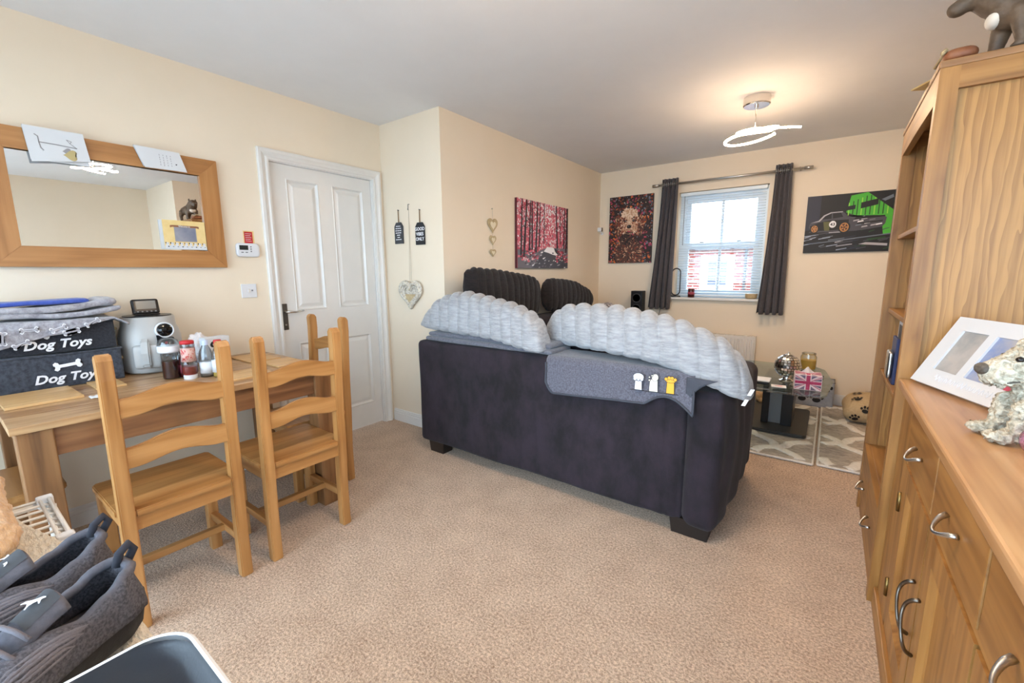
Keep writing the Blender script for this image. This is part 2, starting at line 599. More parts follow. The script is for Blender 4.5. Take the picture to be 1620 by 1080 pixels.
def flat(name, polys, B, parent=None, thick=0.0006):
    """a printed design: polygons [(points, material, layer)] as shallow raised ink, one mesh"""
    bm = bmesh.new()
    names = []
    eps = 2e-6 if len(polys) > 60 else 0.0               # overlapping dabs never share a plane
    for idx, (pts, m, lay) in enumerate(sorted(polys, key=lambda q: q[2])):
        if m not in names:
            names.append(m)
        vs = [bm.verts.new(B @ Vector((p[0], p[1], thick * (lay + 1) + eps * idx))) for p in pts]
        try:
            f = bm.faces.new(vs)
        except ValueError:
            continue
        f.material_index = names.index(m)
    bmesh.ops.triangulate(bm, faces=[f for f in bm.faces if len(f.verts) > 4])
    return obj(name, bm, names, parent)


def text(name, body, size, B, m, parent=None, shear=0.0, bold=0.0, align='CENTER', ext=0.0004, space=1.0, line=1.0):
    cu = bpy.data.curves.new(name, 'FONT')
    cu.body = body
    cu.size = size
    cu.shear = shear
    cu.offset = bold
    cu.align_x = align
    cu.align_y = 'CENTER'
    cu.extrude = ext
    cu.space_character = space
    cu.space_line = line
    cu.resolution_u = 3
    t = bpy.data.objects.new(name, cu)
    COL.objects.link(t)
    dg = bpy.context.evaluated_depsgraph_get()
    me = bpy.data.meshes.new_from_object(t.evaluated_get(dg))
    bpy.data.objects.remove(t)
    bpy.data.curves.remove(cu)
    me.transform(B)
    me.materials.clear()
    me.materials.append(MATS[m])
    o = bpy.data.objects.new(name, me)
    COL.objects.link(o)
    o.parent = parent
    return o


def ell(cx, cy, rx, ry, n=20, rot=0.0, a0=0.0, a1=2 * PI):
    full = abs(a1 - a0 - 2 * PI) < 1e-6
    out = []
    for k in range(n if full else n + 1):
        a = a0 + (a1 - a0) * k / n
        x, y = rx * math.cos(a), ry * math.sin(a)
        out.append((cx + x * math.cos(rot) - y * math.sin(rot), cy + x * math.sin(rot) + y * math.cos(rot)))
    return out


def rect(x0, x1, y0, y1):
    return [(x0, y0), (x1, y0), (x1, y1), (x0, y1)]


def rrect(x0, x1, y0, y1, r, n=5):
    out = []
    for cx, cy, a in ((x1 - r, y1 - r, 0), (x0 + r, y1 - r, PI / 2), (x0 + r, y0 + r, PI), (x1 - r, y0 + r, 1.5 * PI)):
        for k in range(n + 1):
            b = a + PI / 2 * k / n
            out.append((cx + r * math.cos(b), cy + r * math.sin(b)))
    return out


def heart(cx, cy, w, h, n=28):
    out = []
    for k in range(n):
        t = 2 * PI * k / n
        x = 16 * math.sin(t) ** 3
        y = 13 * math.cos(t) - 5 * math.cos(2 * t) - 2 * math.cos(3 * t) - math.cos(4 * t)
        out.append((cx + x / 32 * w, cy + (y + 2.5) / 29 * h))
    return out


def blob(name, parts, m, parent, voxel=0.006, smooth=4):
    """one continuous body: overlapping ellipsoids fused into a single skin"""
    bm = bmesh.new()
    for p in parts:
        if len(p) == 2:                                  # ellipsoid: centre, radii
            c, r = p
            mt = Matrix.Translation(c) @ Matrix.Diagonal((r[0], r[1], r[2], 1))
            bmesh.ops.create_icosphere(bm, subdivisions=2, radius=1.0, matrix=mt)
        else:                                            # limb: p0, r0, p1, r1
            p0, r0, p1, r1 = p
            for k in range(9):
                t = k / 8
                c = Vector(p0).lerp(Vector(p1), t)
                bmesh.ops.create_icosphere(bm, subdivisions=2, radius=r0 + (r1 - r0) * t, matrix=Matrix.Translation(c))
    o = obj(name, bm, m, parent, smooth=True, mods=[('REMESH', dict(mode='VOXEL', voxel_size=voxel, use_smooth_shade=True)),
                                                    ('SMOOTH', dict(factor=0.5, iterations=smooth))])
    bake(o)
    return o


def nz(p, s=1.0):
    return noise.noise(Vector(p) * s)

# ------------------------------------------------------------------ the room
H = 2.4
XC, YB, YD = 0.666, 2.394, 5.043
struct('floor', box(-0.12, 4.88, -0.9, 5.24, -0.1, 0.0), 'carpet')
struct('ceiling', box(-0.12, 4.88, -0.9, 5.24, H, H + 0.1), 'ceiling_paint')
struct('wall_left', boxes((-0.12, 0, -0.9, 1.505, 0, H), (-0.12, 0, 1.505, 2.308, 1.985, H), (-0.12, 0, 2.308, YB, 0, H)), 'cream_paint')
struct('wall_left_return', box(-0.12, XC, YB, YB + 0.1, 0, H), 'cream_paint')
struct('wall_left_far', box(XC - 0.12, XC, YB + 0.1, YD, 0, H), 'cream_paint')
struct('wall_far', boxes((XC - 0.12, 1.582, YD, YD + 0.2, 0, H), (2.421, 3.84, YD, YD + 0.2, 0, H),
                         (1.582, 2.421, YD, YD + 0.2, 0, 0.95), (1.582, 2.421, YD, YD + 0.2, 2.08, H)), 'cream_paint')
struct('wall_right', box(3.72, 3.84, 2.2, YD, 0, H), 'cream_paint')
struct('wall_right_return', box(3.72, 4.88, 2.1, 2.2, 0, H), 'cream_paint')
struct('wall_right_near', boxes((4.76, 4.88, -0.9, -0.7, 0, H), (4.76, 4.88, 0.6, 2.1, 0, H),
                                (4.76, 4.88, -0.7, 0.6, 0, 0.9), (4.76, 4.88, -0.7, 0.6, 2.1, H)), 'cream_paint')
struct('wall_near', boxes((-0.12, 0.25, -0.9, -0.78, 0, H), (4.55, 4.76, -0.9, -0.78, 0, H), (0.25, 4.55, -0.9, -0.78, 2.18, H)), 'cream_paint')


def skirting(name, p0, p1, nrm):
    """moulded skirting board: tall flat with two steps near the top"""
    p0, p1, nrm = Vector(p0), Vector(p1), Vector(nrm)
    prof = [(0, 0), (0.016, 0), (0.016, 0.066), (0.012, 0.070), (0.012, 0.084), (0.008, 0.088), (0.008, 0.096), (0.003, 0.102), (0, 0.102)]
    bm = bmesh.new()
    A = [bm.verts.new(p0 + nrm * a + Vector((0, 0, z))) for a, z in prof]
    B = [bm.verts.new(p1 + nrm * a + Vector((0, 0, z))) for a, z in prof]
    for i in range(len(prof) - 1):
        bm.faces.new((A[i], A[i + 1], B[i + 1], B[i]))
    bm.faces.new(A)
    bm.faces.new(B)
    bmesh.ops.recalc_face_normals(bm, faces=list(bm.faces))
    struct(name, bm, 'white_gloss')


skirting('baseboard_left', (0, -0.78, 0), (0, 1.44, 0), (1, 0, 0))
skirting('baseboard_left_return', (0.02, YB, 0), (XC + 0.016, YB, 0), (0, -1, 0))
skirting('baseboard_left_far', (XC, YB, 0), (XC, YD, 0), (1, 0, 0))
skirting('baseboard_far', (XC + 0.016, YD, 0), (3.704, YD, 0), (0, -1, 0))
skirting('baseboard_right', (3.72, 2.2, 0), (3.72, YD - 0.016, 0), (-1, 0, 0))
skirting('baseboard_right_near', (4.76, -0.78, 0), (4.76, 2.1, 0), (-1, 0, 0))


def casing():
    """moulded door surround: stepped profile mitred round three sides"""
    bm = bmesh.new()
    prof = [(0.0, 0.0), (0.0, 0.013), (0.012, 0.016), (0.022, 0.010), (0.036, 0.016), (0.046, 0.022), (0.062, 0.022), (0.067, 0.018), (0.067, 0.0)]
    # a = distance outwards from the opening, d = depth off the wall
    y0, y1, zt = 1.513, 2.300, 1.978
    path = []
    for a, d in prof:
        path.append([(d, y0 - a, 0), (d, y0 - a, zt + a), (d, y1 + a, zt + a), (d, y1 + a, 0)])
    V = [[bm.verts.new(p) for p in q] for q in path]
    for i in range(len(prof) - 1):
        for k in range(3):
            bm.faces.new((V[i][k], V[i + 1][k], V[i + 1][k + 1], V[i][k + 1]))
    # jamb lining back to the leaf
    bx(bm, -0.05, 0.0, 1.505, 1.517, 0, 1.985)
    bx(bm, -0.05, 0.0, 2.296, 2.308, 0, 1.985)
    bx(bm, -0.05, 0.0, 1.517, 2.296, 1.974, 1.985)
    bmesh.ops.recalc_face_normals(bm, faces=list(bm.faces))
    struct('trim_1', bm, 'white_gloss')


casing()


def door():
    x = -0.022
    panels = [(1.628, 1.858, 1.0, 1.885), (1.962, 2.222, 1.0, 1.885), (1.628, 1.858, 0.195, 0.775), (1.962, 2.222, 0.195, 0.775)]
    # leaf with four recesses
    bm = bmesh.new()
    ys = [1.519, 1.628, 1.858, 1.962, 2.222, 2.294]
    zs = [0.008, 0.195, 0.775, 1.0, 1.885, 1.972]
    for i in range(5):
        for j in range(5):
            hole = any(abs(ys[i] - p[0]) < 1e-4 and abs(zs[j] - p[2]) < 1e-4 for p in panels)
            bx(bm, x - 0.04, x - 0.03 if hole else x, ys[i], ys[i + 1], zs[j], zs[j + 1])
    d = struct('door_1', bm, 'white_gloss')
    d['label'] = 'white four-panel interior door in the left wall'
    for (a, b, c, e) in panels:
        pb = bmesh.new()
        # sloping moulding frame then a raised field
        rings = [(0.0, x), (0.006, x + 0.003), (0.016, x - 0.012), (0.022, x - 0.014), (0.045, x - 0.004), (0.05, x - 0.003)]
        V = []
        for k, xx in rings:
            V.append([pb.verts.new(q) for q in ((xx, a + k, c + k), (xx, b - k, c + k), (xx, b - k, e - k), (xx, a + k, e - k))])
        for A, B in zip(V, V[1:]):
            for k in range(4):
                pb.faces.new((A[k], A[(k + 1) % 4], B[(k + 1) % 4], B[k]))
        pb.faces.new(V[-1])
        bmesh.ops.recalc_face_normals(pb, faces=list(pb.faces))
        obj('panel', pb, 'white_gloss', d)
    plate = obj('handle_plate', box(x, x + 0.008, 1.525, 1.563, 0.875, 1.055, 0.003), 'pewter', d)
    obj('lever', tube([(x + 0.006, 1.544, 1.0), (x + 0.045, 1.544, 1.0), (x + 0.052, 1.556, 1.0), (x + 0.052, 1.60, 0.998), (x + 0.048, 1.655, 1.004)], [0.009, 0.009, 0.009, 0.007, 0.006], 10), 'chrome', plate, smooth=True)
    obj('screw', lathe([(0.006, 0), (0.006, 0.003), (0, 0.004)], 10), 'steel', plate).matrix_local = Matrix.Translation((x + 0.008, 1.544, 0.91)) @ Matrix.Rotation(PI / 2, 4, 'Y')


door()


def window_far():
    y = 5.13
    x0, x1, z0, z1 = 1.582, 2.421, 0.95, 2.08
    bm = boxes((x0, x0 + 0.06, y, y + 0.06, z0, z1), (x1 - 0.06, x1, y, y + 0.06, z0, z1),
               (x0 + 0.06, x1 - 0.06, y, y + 0.06, z1 - 0.06, z1), (x0 + 0.06, x1 - 0.06, y, y + 0.06, z0, z0 + 0.05))
    w = struct('window_1', bm, 'white_upvc')
    w['label'] = 'white sash window in the far wall'
    a, b = x0 + 0.06, x1 - 0.06
    mid = 1.515

    def sash(za, zb, yy, s=0.045):
        s_o = obj('sash', boxes((a, a + s, yy, yy + 0.035, za, zb), (b - s, b, yy, yy + 0.035, za, zb),
                                (a + s, b - s, yy, yy + 0.035, zb - s, zb), (a + s, b - s, yy, yy + 0.035, za, za + s),
                                ((a + b) / 2 - 0.012, (a + b) / 2 + 0.012, yy + 0.004, yy + 0.03, za + s, zb - s)), 'white_upvc', w)
        for p, q in ((a + s, (a + b) / 2 - 0.012), ((a + b) / 2 + 0.012, b - s)):
            obj('pane', box(p, q, yy + 0.014, yy + 0.018, za + s, zb - s), 'pane_glass', s_o)
    sash(mid - 0.03, z1 - 0.06, y + 0.03)
    sash(z0 + 0.05, mid + 0.03, y - 0.012)
    for xx in (1.82, 2.18):
        obj('sash_catch', box(xx - 0.02, xx + 0.02, y - 0.018, y + 0.0, mid + 0.03, mid + 0.045, 0.004), 'dark_grey', w)
    obj('window_sill', box(1.50, 2.445, 5.0, y - 0.004, 0.945, 0.972, 0.006), 'white_gloss', w)


window_far()


def added_glazing(name, B, w_, h_, nm):
    """glazing added out of view behind the camera: B maps local (x across, y up) to the wall"""
    bm = bmesh.new()
    f = 0.06
    bars = [(0, f, 0, h_), (w_ - f, w_, 0, h_), (f, w_ - f, 0, f), (f, w_ - f, h_ - f, h_)]
    step = w_ / nm
    for k in range(1, nm):
        bars.append((k * step - 0.03, k * step + 0.03, f, h_ - f))
    for a, b, c, d in bars:
        bx(bm, a, b, c, d, -0.03, 0.03)
    bmesh.ops.transform(bm, matrix=B, verts=list(bm.verts))
    o = struct(name, bm, 'white_upvc')
    for k in range(nm):
        g = bmesh.new()
        bx(g, k * step + (f if k == 0 else 0.03), (k + 1) * step - (f if k == nm - 1 else 0.03), f, h_ - f, -0.003, 0.003)
        bmesh.ops.transform(g, matrix=B, verts=list(g.verts))
        obj('pane', g, 'pane_glass', o)
    return o


added_glazing('window_2', basis((0.25, -0.84, 0.0), (1, 0, 0), (0, 0, 1)), 4.3, 2.18, 5)['label'] = 'unseen white glazing added behind the dining end, widened for sky light'  # near-wall glazing is added and unseen, made wide to admit more sky light
added_glazing('window_3', basis((4.82, -0.7, 0.9), (0, 1, 0), (0, 0, 1)), 1.3, 1.2, 2)['label'] = 'unseen white window added in the right near wall for sky light'  # added window, never in view, brings in sky light from the side

# ------------------------------------------------------------------ outside, through the far window
struct('ground', box(-30, 34, -40, 60, -3.1, -2.9), 'tarmac')
struct('floor_terrace', box(-3, 8, -5.5, -0.9, -0.12, -0.03), 'bounce_pale')  # unseen pale slab added behind the camera to bounce sky light onto the ceiling


def far_house():
    t = thing('brick_house', 'red brick house with a white sash window across the street', 'house', (1.0, 11.0, -2.9))
    ey = 4.66                                            # eaves height above ground
    obj('wall', boxes((-6, -0.42, 0, 5, 0, ey), (0.10, 6, 0, 5, 0, ey), (-0.42, 0.10, 0, 5, 0, 3.74), (-0.42, 0.10, 0, 5, 4.42, ey)), 'brick_wall', t)
    w = obj('window', boxes((-0.42, -0.36, 0.02, 0.1, 3.74, 4.42), (0.04, 0.10, 0.02, 0.1, 3.74, 4.42), (-0.36, 0.04, 0.02, 0.1, 4.36, 4.42), (-0.36, 0.04, 0.02, 0.1, 3.74, 3.80),
                            (-0.36, 0.04, 0.02, 0.09, 4.06, 4.10), (-0.175, -0.145, 0.02, 0.09, 3.80, 4.36), (-0.36, 0.04, 0.02, 0.09, 4.22, 4.24), (-0.36, 0.04, 0.02, 0.09, 3.92, 3.94)), 'house_white', t)
    obj('window_surround', boxes((-0.52, -0.42, -0.03, 0.02, 3.66, 4.5), (0.10, 0.20, -0.03, 0.02, 3.66, 4.5), (-0.42, 0.10, -0.03, 0.02, 4.42, 4.5), (-0.42, 0.10, -0.03, 0.02, 3.66, 3.74)), 'house_white', t)
    for a, b in ((-0.36, -0.175), (-0.145, 0.04)):
        for c, d in ((3.80, 3.92), (3.94, 4.06), (4.10, 4.22), (4.24, 4.36)):
            obj('pane', box(a, b, 0.05, 0.06, c, d), 'house_glass', w)
    obj('gutter', tube([(-6, -0.1, ey + 0.02), (6, -0.1, ey + 0.02)], 0.05, 8), 'dark_grey', t)
    obj('downpipe', tube([(0.42, -0.06, ey), (0.42, -0.06, 0)], 0.028, 8), 'dark_grey', t)
    rb = bmesh.new()
    n = 5                                                # courses of roof tiles as real steps
    for k in range(n):
        y0 = -0.25 + k * 0.2
        z0 = ey + 0.06 + k * 0.15
        bx(rb, -6.3, 6.3, y0, y0 + 0.26, z0, z0 + 0.16)
    obj('roof', rb, 'roof_tile', t)


far_house()

# ------------------------------------------------------------------ window dressing


def blind():
    t = thing('venetian_blind', 'white venetian blind with open slats inside the far window', 'blind', (2.0, 5.075, 0.98))
    obj('headrail', box(-0.405, 0.405, -0.022, 0.022, 1.06, 1.095, 0.004), 'white_upvc', t)
    me = None
    z = 0.045
    while z < 1.045:
        if me is None:
            s = obj('slat', grid(1, 4, lambda u, v: Vector((-0.4 + 0.8 * u, -0.0115 + 0.023 * v, 0.002 * (1 - (2 * v - 1) ** 2) + 0.0035 * (2 * v - 1)))), 'white_upvc', t,
                    mods=[('SOLIDIFY', dict(thickness=0.0008))])
            me = s
        else:
            s = me.copy()
            COL.objects.link(s)
        s.location = (0, 0, z)
        z += 0.026
    obj('bottom_rail', box(-0.4, 0.4, -0.012, 0.012, 0.005, 0.022, 0.003), 'white_upvc', t)
    for x in (-0.27, 0.02, 0.29):
        obj('ladder_cord', tube([(x, -0.013, 0.02), (x, -0.013, 1.06)], 0.0012, 5), 'white_plastic', t)
    obj('tilt_wand', tube([(-0.36, -0.02, 1.06), (-0.36, -0.022, 0.55)], 0.003, 6), 'mid_grey', t)


blind()


def curtain(name, label, xa, xb, xc, xd, z0, z1, y, folds, lean=0.0):
    """eyelet curtain: (xa,xb) at the top, (xc,xd) at the hem"""
    def fn(u, v):
        a = xa + (xc - xa) * v ** 1.2
        b = xb + (xd - xb) * v ** 1.2
        amp = 0.032 * (0.85 + 0.3 * v)
        ph = u * folds * 2 * PI
        x = a + (b - a) * u + 0.006 * math.sin(ph * 2 + 3 * v)
        yy = y + amp * math.sin(ph + 0.6 * v * math.sin(u * 7)) + 0.008 * math.sin(5 * v + 3 * u)
        z = z1 + (z0 - z1) * v + 0.008 * math.sin(ph) * v
        return Vector((x, yy, z))
    t = thing(name, label, 'curtain', (0, 0, 0), 0, 'eyelet curtains at the far window')
    obj('fabric', grid(90, 40, fn), 'curtain', t, smooth=True, mods=[('SOLIDIFY', dict(thickness=0.004))])
    for k in range(int(folds * 2)):
        u = (k + 0.0) / (folds * 2) + 0.02
        p = fn(u, 0.04)
        rb = bmesh.new()
        add_tube(rb, [(p.x, y + 0.021 * math.cos(a), 2.165 + 0.021 * math.sin(a)) for a in [2 * PI * q / 14 for q in range(14)]], 0.004, 6, closed=True)
        obj('eyelet', rb, 'steel', t, smooth=True)
    return t


curtain('curtain', 'dark grey eyelet curtain on the left of the far window, nearest the dog canvas', 1.423, 1.590, 1.325, 1.557, 0.845, 2.222, 4.955, 4)
curtain('curtain', 'dark grey eyelet curtain on the right of the far window, nearest the car canvas', 2.470, 2.602, 2.406, 2.628, 0.836, 2.222, 4.955, 4)
t = thing('curtain_rail', 'thin steel curtain pole above the far window', 'curtain pole', (2.04, 4.955, 2.165))
obj('pole', tube([(-0.66, 0, 0), (0.66, 0, 0)], 0.011, 12), 'steel', t, smooth=True)
for s in (-1, 1):
    obj('finial', tube([(s * 0.655, 0, 0), (s * 0.72, 0, 0)], 0.015, 12), 'steel', t, smooth=True)
    obj('bracket', tube([(s * 0.62, 0.0, 0.012), (s * 0.62, 0.05, 0.012), (s * 0.62, 0.089, 0.0)], 0.006, 8), 'steel', t, smooth=True)


def radiator():
    t = thing('radiator', 'white panel radiator on the wall below the window', 'radiator', (1.93, 4.97, 0.14))
    n = 26
    w = 0.98
    bm = bmesh.new()
    prof = []
    for k in range(n):
        x = -w / 2 + w * k / n
        s = w / n
        prof += [(x + 0.1 * s, 0.0), (x + 0.3 * s, -0.010), (x + 0.7 * s, -0.010), (x + 0.9 * s, 0.0)]
    A = [bm.verts.new((x, y - 0.03, 0.03)) for x, y in prof]
    B = [bm.verts.new((x, y - 0.03, 0.43)) for x, y in prof]
    for i in range(len(prof) - 1):
        bm.faces.new((A[i], A[i + 1], B[i + 1], B[i]))
    bx(bm, -w / 2, w / 2, -0.0305, -0.028, 0, 0.03)
    bx(bm, -w / 2, w / 2, -0.0305, -0.028, 0.43, 0.46)
    bx(bm, -w / 2, w / 2, -0.028, 0.04, 0.0, 0.44)
    obj('panel', bm, 'white_gloss', t)
    obj('top_grille', boxes(*[(-w / 2 + 0.01 + 0.02 * k, -w / 2 + 0.022 + 0.02 * k, -0.03, 0.045, 0.455, 0.462) for k in range(48)]), 'white_gloss', t)
    for s in (-1, 1):
        obj('side_panel', box(s * w / 2 - 0.003, s * w / 2 + 0.003, -0.034, 0.048, 0, 0.462, 0.001), 'white_gloss', t)
        obj('pipe', tube([(s * (w / 2 + 0.02), 0, -0.14), (s * (w / 2 + 0.02), 0, 0.03), (s * w / 2, 0, 0.03)], 0.008, 8), 'white_gloss', t, smooth=True)
    for s in (-0.3, 0.3):
        obj('wall_bracket', box(s - 0.02, s + 0.02, 0.04, 0.073, 0.05, 0.40), 'white_gloss', t)


radiator()

t = thing('ring_lamp', 'slim black oval ring lamp standing at the left of the window sill', 'lamp', (1.60, 5.024, 0.972))
obj('base', lathe([(0.055, 0), (0.055, 0.01), (0.05, 0.014), (0, 0.014)], 24, sy=0.45), 'black_plastic', t, smooth='auto')
rb = bmesh.new()
pts = [(0.045 * math.cos(a), 0, 0.165 + 0.045 * math.sin(a) + (0.1 if math.sin(a) > 0 else -0.1)) for a in [2 * PI * q / 40 for q in range(40)]]
add_tube(rb, pts, 0.006, 8, closed=True)
obj('ring', rb, 'black_plastic', t, smooth=True)
t = thing('sill_candle', 'dark red printed candle tin on the window sill beside the ring lamp', 'candle', (1.765, 5.03, 0.972))
obj('tin', lathe([(0.032, 0), (0.034, 0.004), (0.034, 0.085), (0.031, 0.09), (0.031, 0.075), (0, 0.075)], 24), 'jam', t, smooth='auto')
obj('label_band', lathe([(0.0345, 0.03), (0.0345, 0.06)], 24), 'rose_bits', t, smooth=True)
t = thing('sill_pot', 'small pale pot at the right end of the window sill', 'pot', (2.34, 5.04, 0.972))
obj('pot_body', lathe([(0.04, 0), (0.052, 0.01), (0.056, 0.05), (0.05, 0.052), (0.048, 0.02), (0, 0.02)], 24), 'driftwood', t, smooth='auto')
obj('filling', lathe([(0.049, 0.04), (0.03, 0.048), (0, 0.05)], 20), 'heart_pale', t, smooth=True)

# ------------------------------------------------------------------ pendant lights


def pendant(label, loc, rz):
    t = thing('pendant_light', label, 'ceiling light', loc, rz, 'swirling LED ceiling pendants')
    can = obj('canopy', lathe([(0.0, 0.0), (0.082, 0.0), (0.082, -0.05), (0.076, -0.056), (0, -0.056)], 36), 'chrome', t, smooth='auto')
    obj('cap_screw', lathe([(0.012, -0.056), (0.012, -0.068), (0, -0.07)], 14), 'chrome', can, smooth='auto')
    obj('stem', tube([(0, 0, -0.056), (0, 0, -0.235)], 0.0035, 8), 'chrome', t, smooth=True)
    # one swirling LED ribbon: outer loop, inner loop and a free straight tail
    loop = []
    for k in range(64):
        a = math.radians(35 + 640 * k / 63)
        r = 0.165 - 0.075 * k / 63
        cx = -0.03 + 0.05 * k / 63
        loop.append((cx + r * math.cos(a) * 1.08, r * math.sin(a) * 0.95, -0.225 - 0.028 * math.sin(a * 0.55) + 0.012 * math.cos(a)))
    tail = [(loop[0][0] - 0.1, loop[0][1] - 0.06, loop[0][2] + 0.01)]
    arm = []
    for k in range(20):
        u = k / 19
        arm.append((-0.06 + 0.32 * u, -0.055 + 0.07 * u - 0.05 * math.sin(PI * u), -0.232 + 0.010 * u))
    zax = Vector((0, 0, 1))
    for nm, pth in (('led_ribbon', loop), ('led_arm', arm)):
        bm = bmesh.new()
        add_tube(bm, pth, 0.0085, 10)
        bmesh.ops.recalc_face_normals(bm, faces=list(bm.faces))
        bm.normal_update()
        for f in bm.faces:                               # metal channel above, diffuser below
            f.material_index = 1 if f.normal.z > 0.25 else 0
        obj(nm, bm, ['led_strip', 'chrome'], t)
    obj('carrier', tube([(-0.11, 0.0, -0.232), (0, 0, -0.232), (0.1, 0.02, -0.228)], 0.006, 8), 'chrome', t, smooth=True)
    return t


pendant('swirling LED pendant light on a chrome canopy in the living half of the ceiling', (2.47, 3.57, H), 0.1)
pendant('second swirling LED pendant over the dining end, seen only reflected in the wood-framed mirror', (2.30, 1.12, H), 0.4)
# ------------------------------------------------------------------ dining table and chairs


def dining_table():
    t = thing('dining_table', 'rustic oak dining table pushed against the left wall', 'table', (0.46, 0.77, 0))
    x0, x1, y0, y1 = -0.41, 0.405, -0.572, 0.575
    n = 5
    w = (x1 - x0) / n
    for k in range(n):
        obj('plank', box(x0 + k * w + 0.0008, x0 + (k + 1) * w - 0.0008, y0, y1, 0.740, 0.766, 0.002), 'table_y', t)
    obj('apron', box(x1 - 0.05, x1 - 0.028, y0 + 0.1, y1 - 0.1, 0.635, 0.74), 'table_dark_y', t)
    obj('apron', box(x0 + 0.028, x0 + 0.05, y0 + 0.1, y1 - 0.1, 0.635, 0.74), 'table_dark_y', t)
    for yy in (y0 + 0.028, y1 - 0.05):
        obj('apron', box(x0 + 0.1, x1 - 0.1, yy, yy + 0.022, 0.635, 0.74), 'oak_dark_x', t)
    for sx in (x0 + 0.012, x1 - 0.102):
        for sy in (y0 + 0.012, y1 - 0.102):
            obj('leg', box(sx, sx + 0.09, sy, sy + 0.09, 0, 0.74, 0.004), 'table_dark_z', t)


dining_table()


def chair_proto(label):
    """ladder-back pine chair; local x = back direction, rear face of the posts at x = 0, centred on y"""
    t = thing('dining_chair', label, 'chair', (0, 0, 0), 0, 'pine ladder-back chairs round the dining table')
    hw = 0.192
    # posts: gently raked below and above the seat, rounded heads
    side = [(-0.012, 0), (-0.014, 0.2), (-0.004, 0.44), (-0.001, 0.62), (0.006, 0.80), (0.012, 0.92), (0.010, 0.985), (-0.002, 1.004), (-0.022, 1.006), (-0.036, 0.99),
            (-0.034, 0.93), (-0.038, 0.80), (-0.046, 0.62), (-0.050, 0.44), (-0.058, 0.2), (-0.056, 0)]
    for s in (-1, 1):
        ya = s * hw
        yb = s * (hw - 0.042)
        obj('leg', prism(side, min(ya, yb), max(ya, yb), 'y', 0.004), 'pine_z', t)
    # ladder rails with a waved outline
    for za, zb in ((0.785, 0.852), (0.605, 0.678)):
        n = 24
        top, bot = [], []
        for k in range(n + 1):
            u = k / n
            wv = 0.5 - 0.5 * math.cos(2 * PI * min(1, max(0, (u - 0.08) / 0.84)))
            y = -hw + 0.036 + (2 * hw - 0.072) * u
            top.append((y, zb + 0.026 * wv ** 0.8))
            bot.append((y, za + 0.020 * wv))
        sh = 0.012 if za > 0.7 else 0.004
        obj('back_rail', prism(top + bot[::-1], -0.030 + sh, -0.009 + sh, 'x', 0.004), 'pine_y', t)
    # seat
    seat = [(-0.008, -hw + 0.042), (-0.008, hw - 0.042), (-0.052, hw - 0.042), (-0.052, hw + 0.004), (-0.375, hw + 0.006), (-0.392, hw - 0.006), (-0.392, -hw + 0.006), (-0.375, -hw - 0.006), (-0.052, -hw - 0.004), (-0.052, -hw + 0.042)]
    obj('seat', prism(seat, 0.428, 0.452, 'z', 0.004), 'pine_y', t)
    for s in (-1, 1):
        y = s * (hw - 0.02)
        obj('leg', box(-0.37, -0.328, y - 0.021, y + 0.021, 0, 0.428, 0.003), 'pine_z', t)
        obj('seat_rail', box(-0.328, -0.052, y - 0.011, y + 0.011, 0.375, 0.428), 'pine_x', t)
        obj('stretcher', box(-0.330, -0.05, y - 0.013, y + 0.013, 0.150, 0.182, 0.003), 'pine_x', t)
    obj('seat_rail', box(-0.040, -0.018, -hw + 0.04, hw - 0.04, 0.375, 0.428), 'pine_y', t)
    obj('seat_rail', box(-0.362, -0.340, -hw + 0.04, hw - 0.04, 0.375, 0.428), 'pine_y', t)
    obj('stretcher', box(-0.205, -0.177, -hw + 0.03, hw - 0.03, 0.152, 0.180, 0.003), 'pine_y', t)
    return t


c1 = chair_proto('pine ladder-back chair nearest the grey trainers, its back to the room')
c1.location = (1.112, 0.58, 0)
copy_tree(c1, (1.118, 1.046, 0), 0, 'pine ladder-back chair second from the trainers, its back to the room')
copy_tree(c1, (0.512, 1.545, 0), PI / 2, 'pine ladder-back chair at the far end of the table, in front of the white door')
copy_tree(c1, (0.42, -0.06, 0), -PI / 2, 'pine ladder-back chair tucked under the near end of the table, mostly hidden')

# ------------------------------------------------------------------ corner sofa


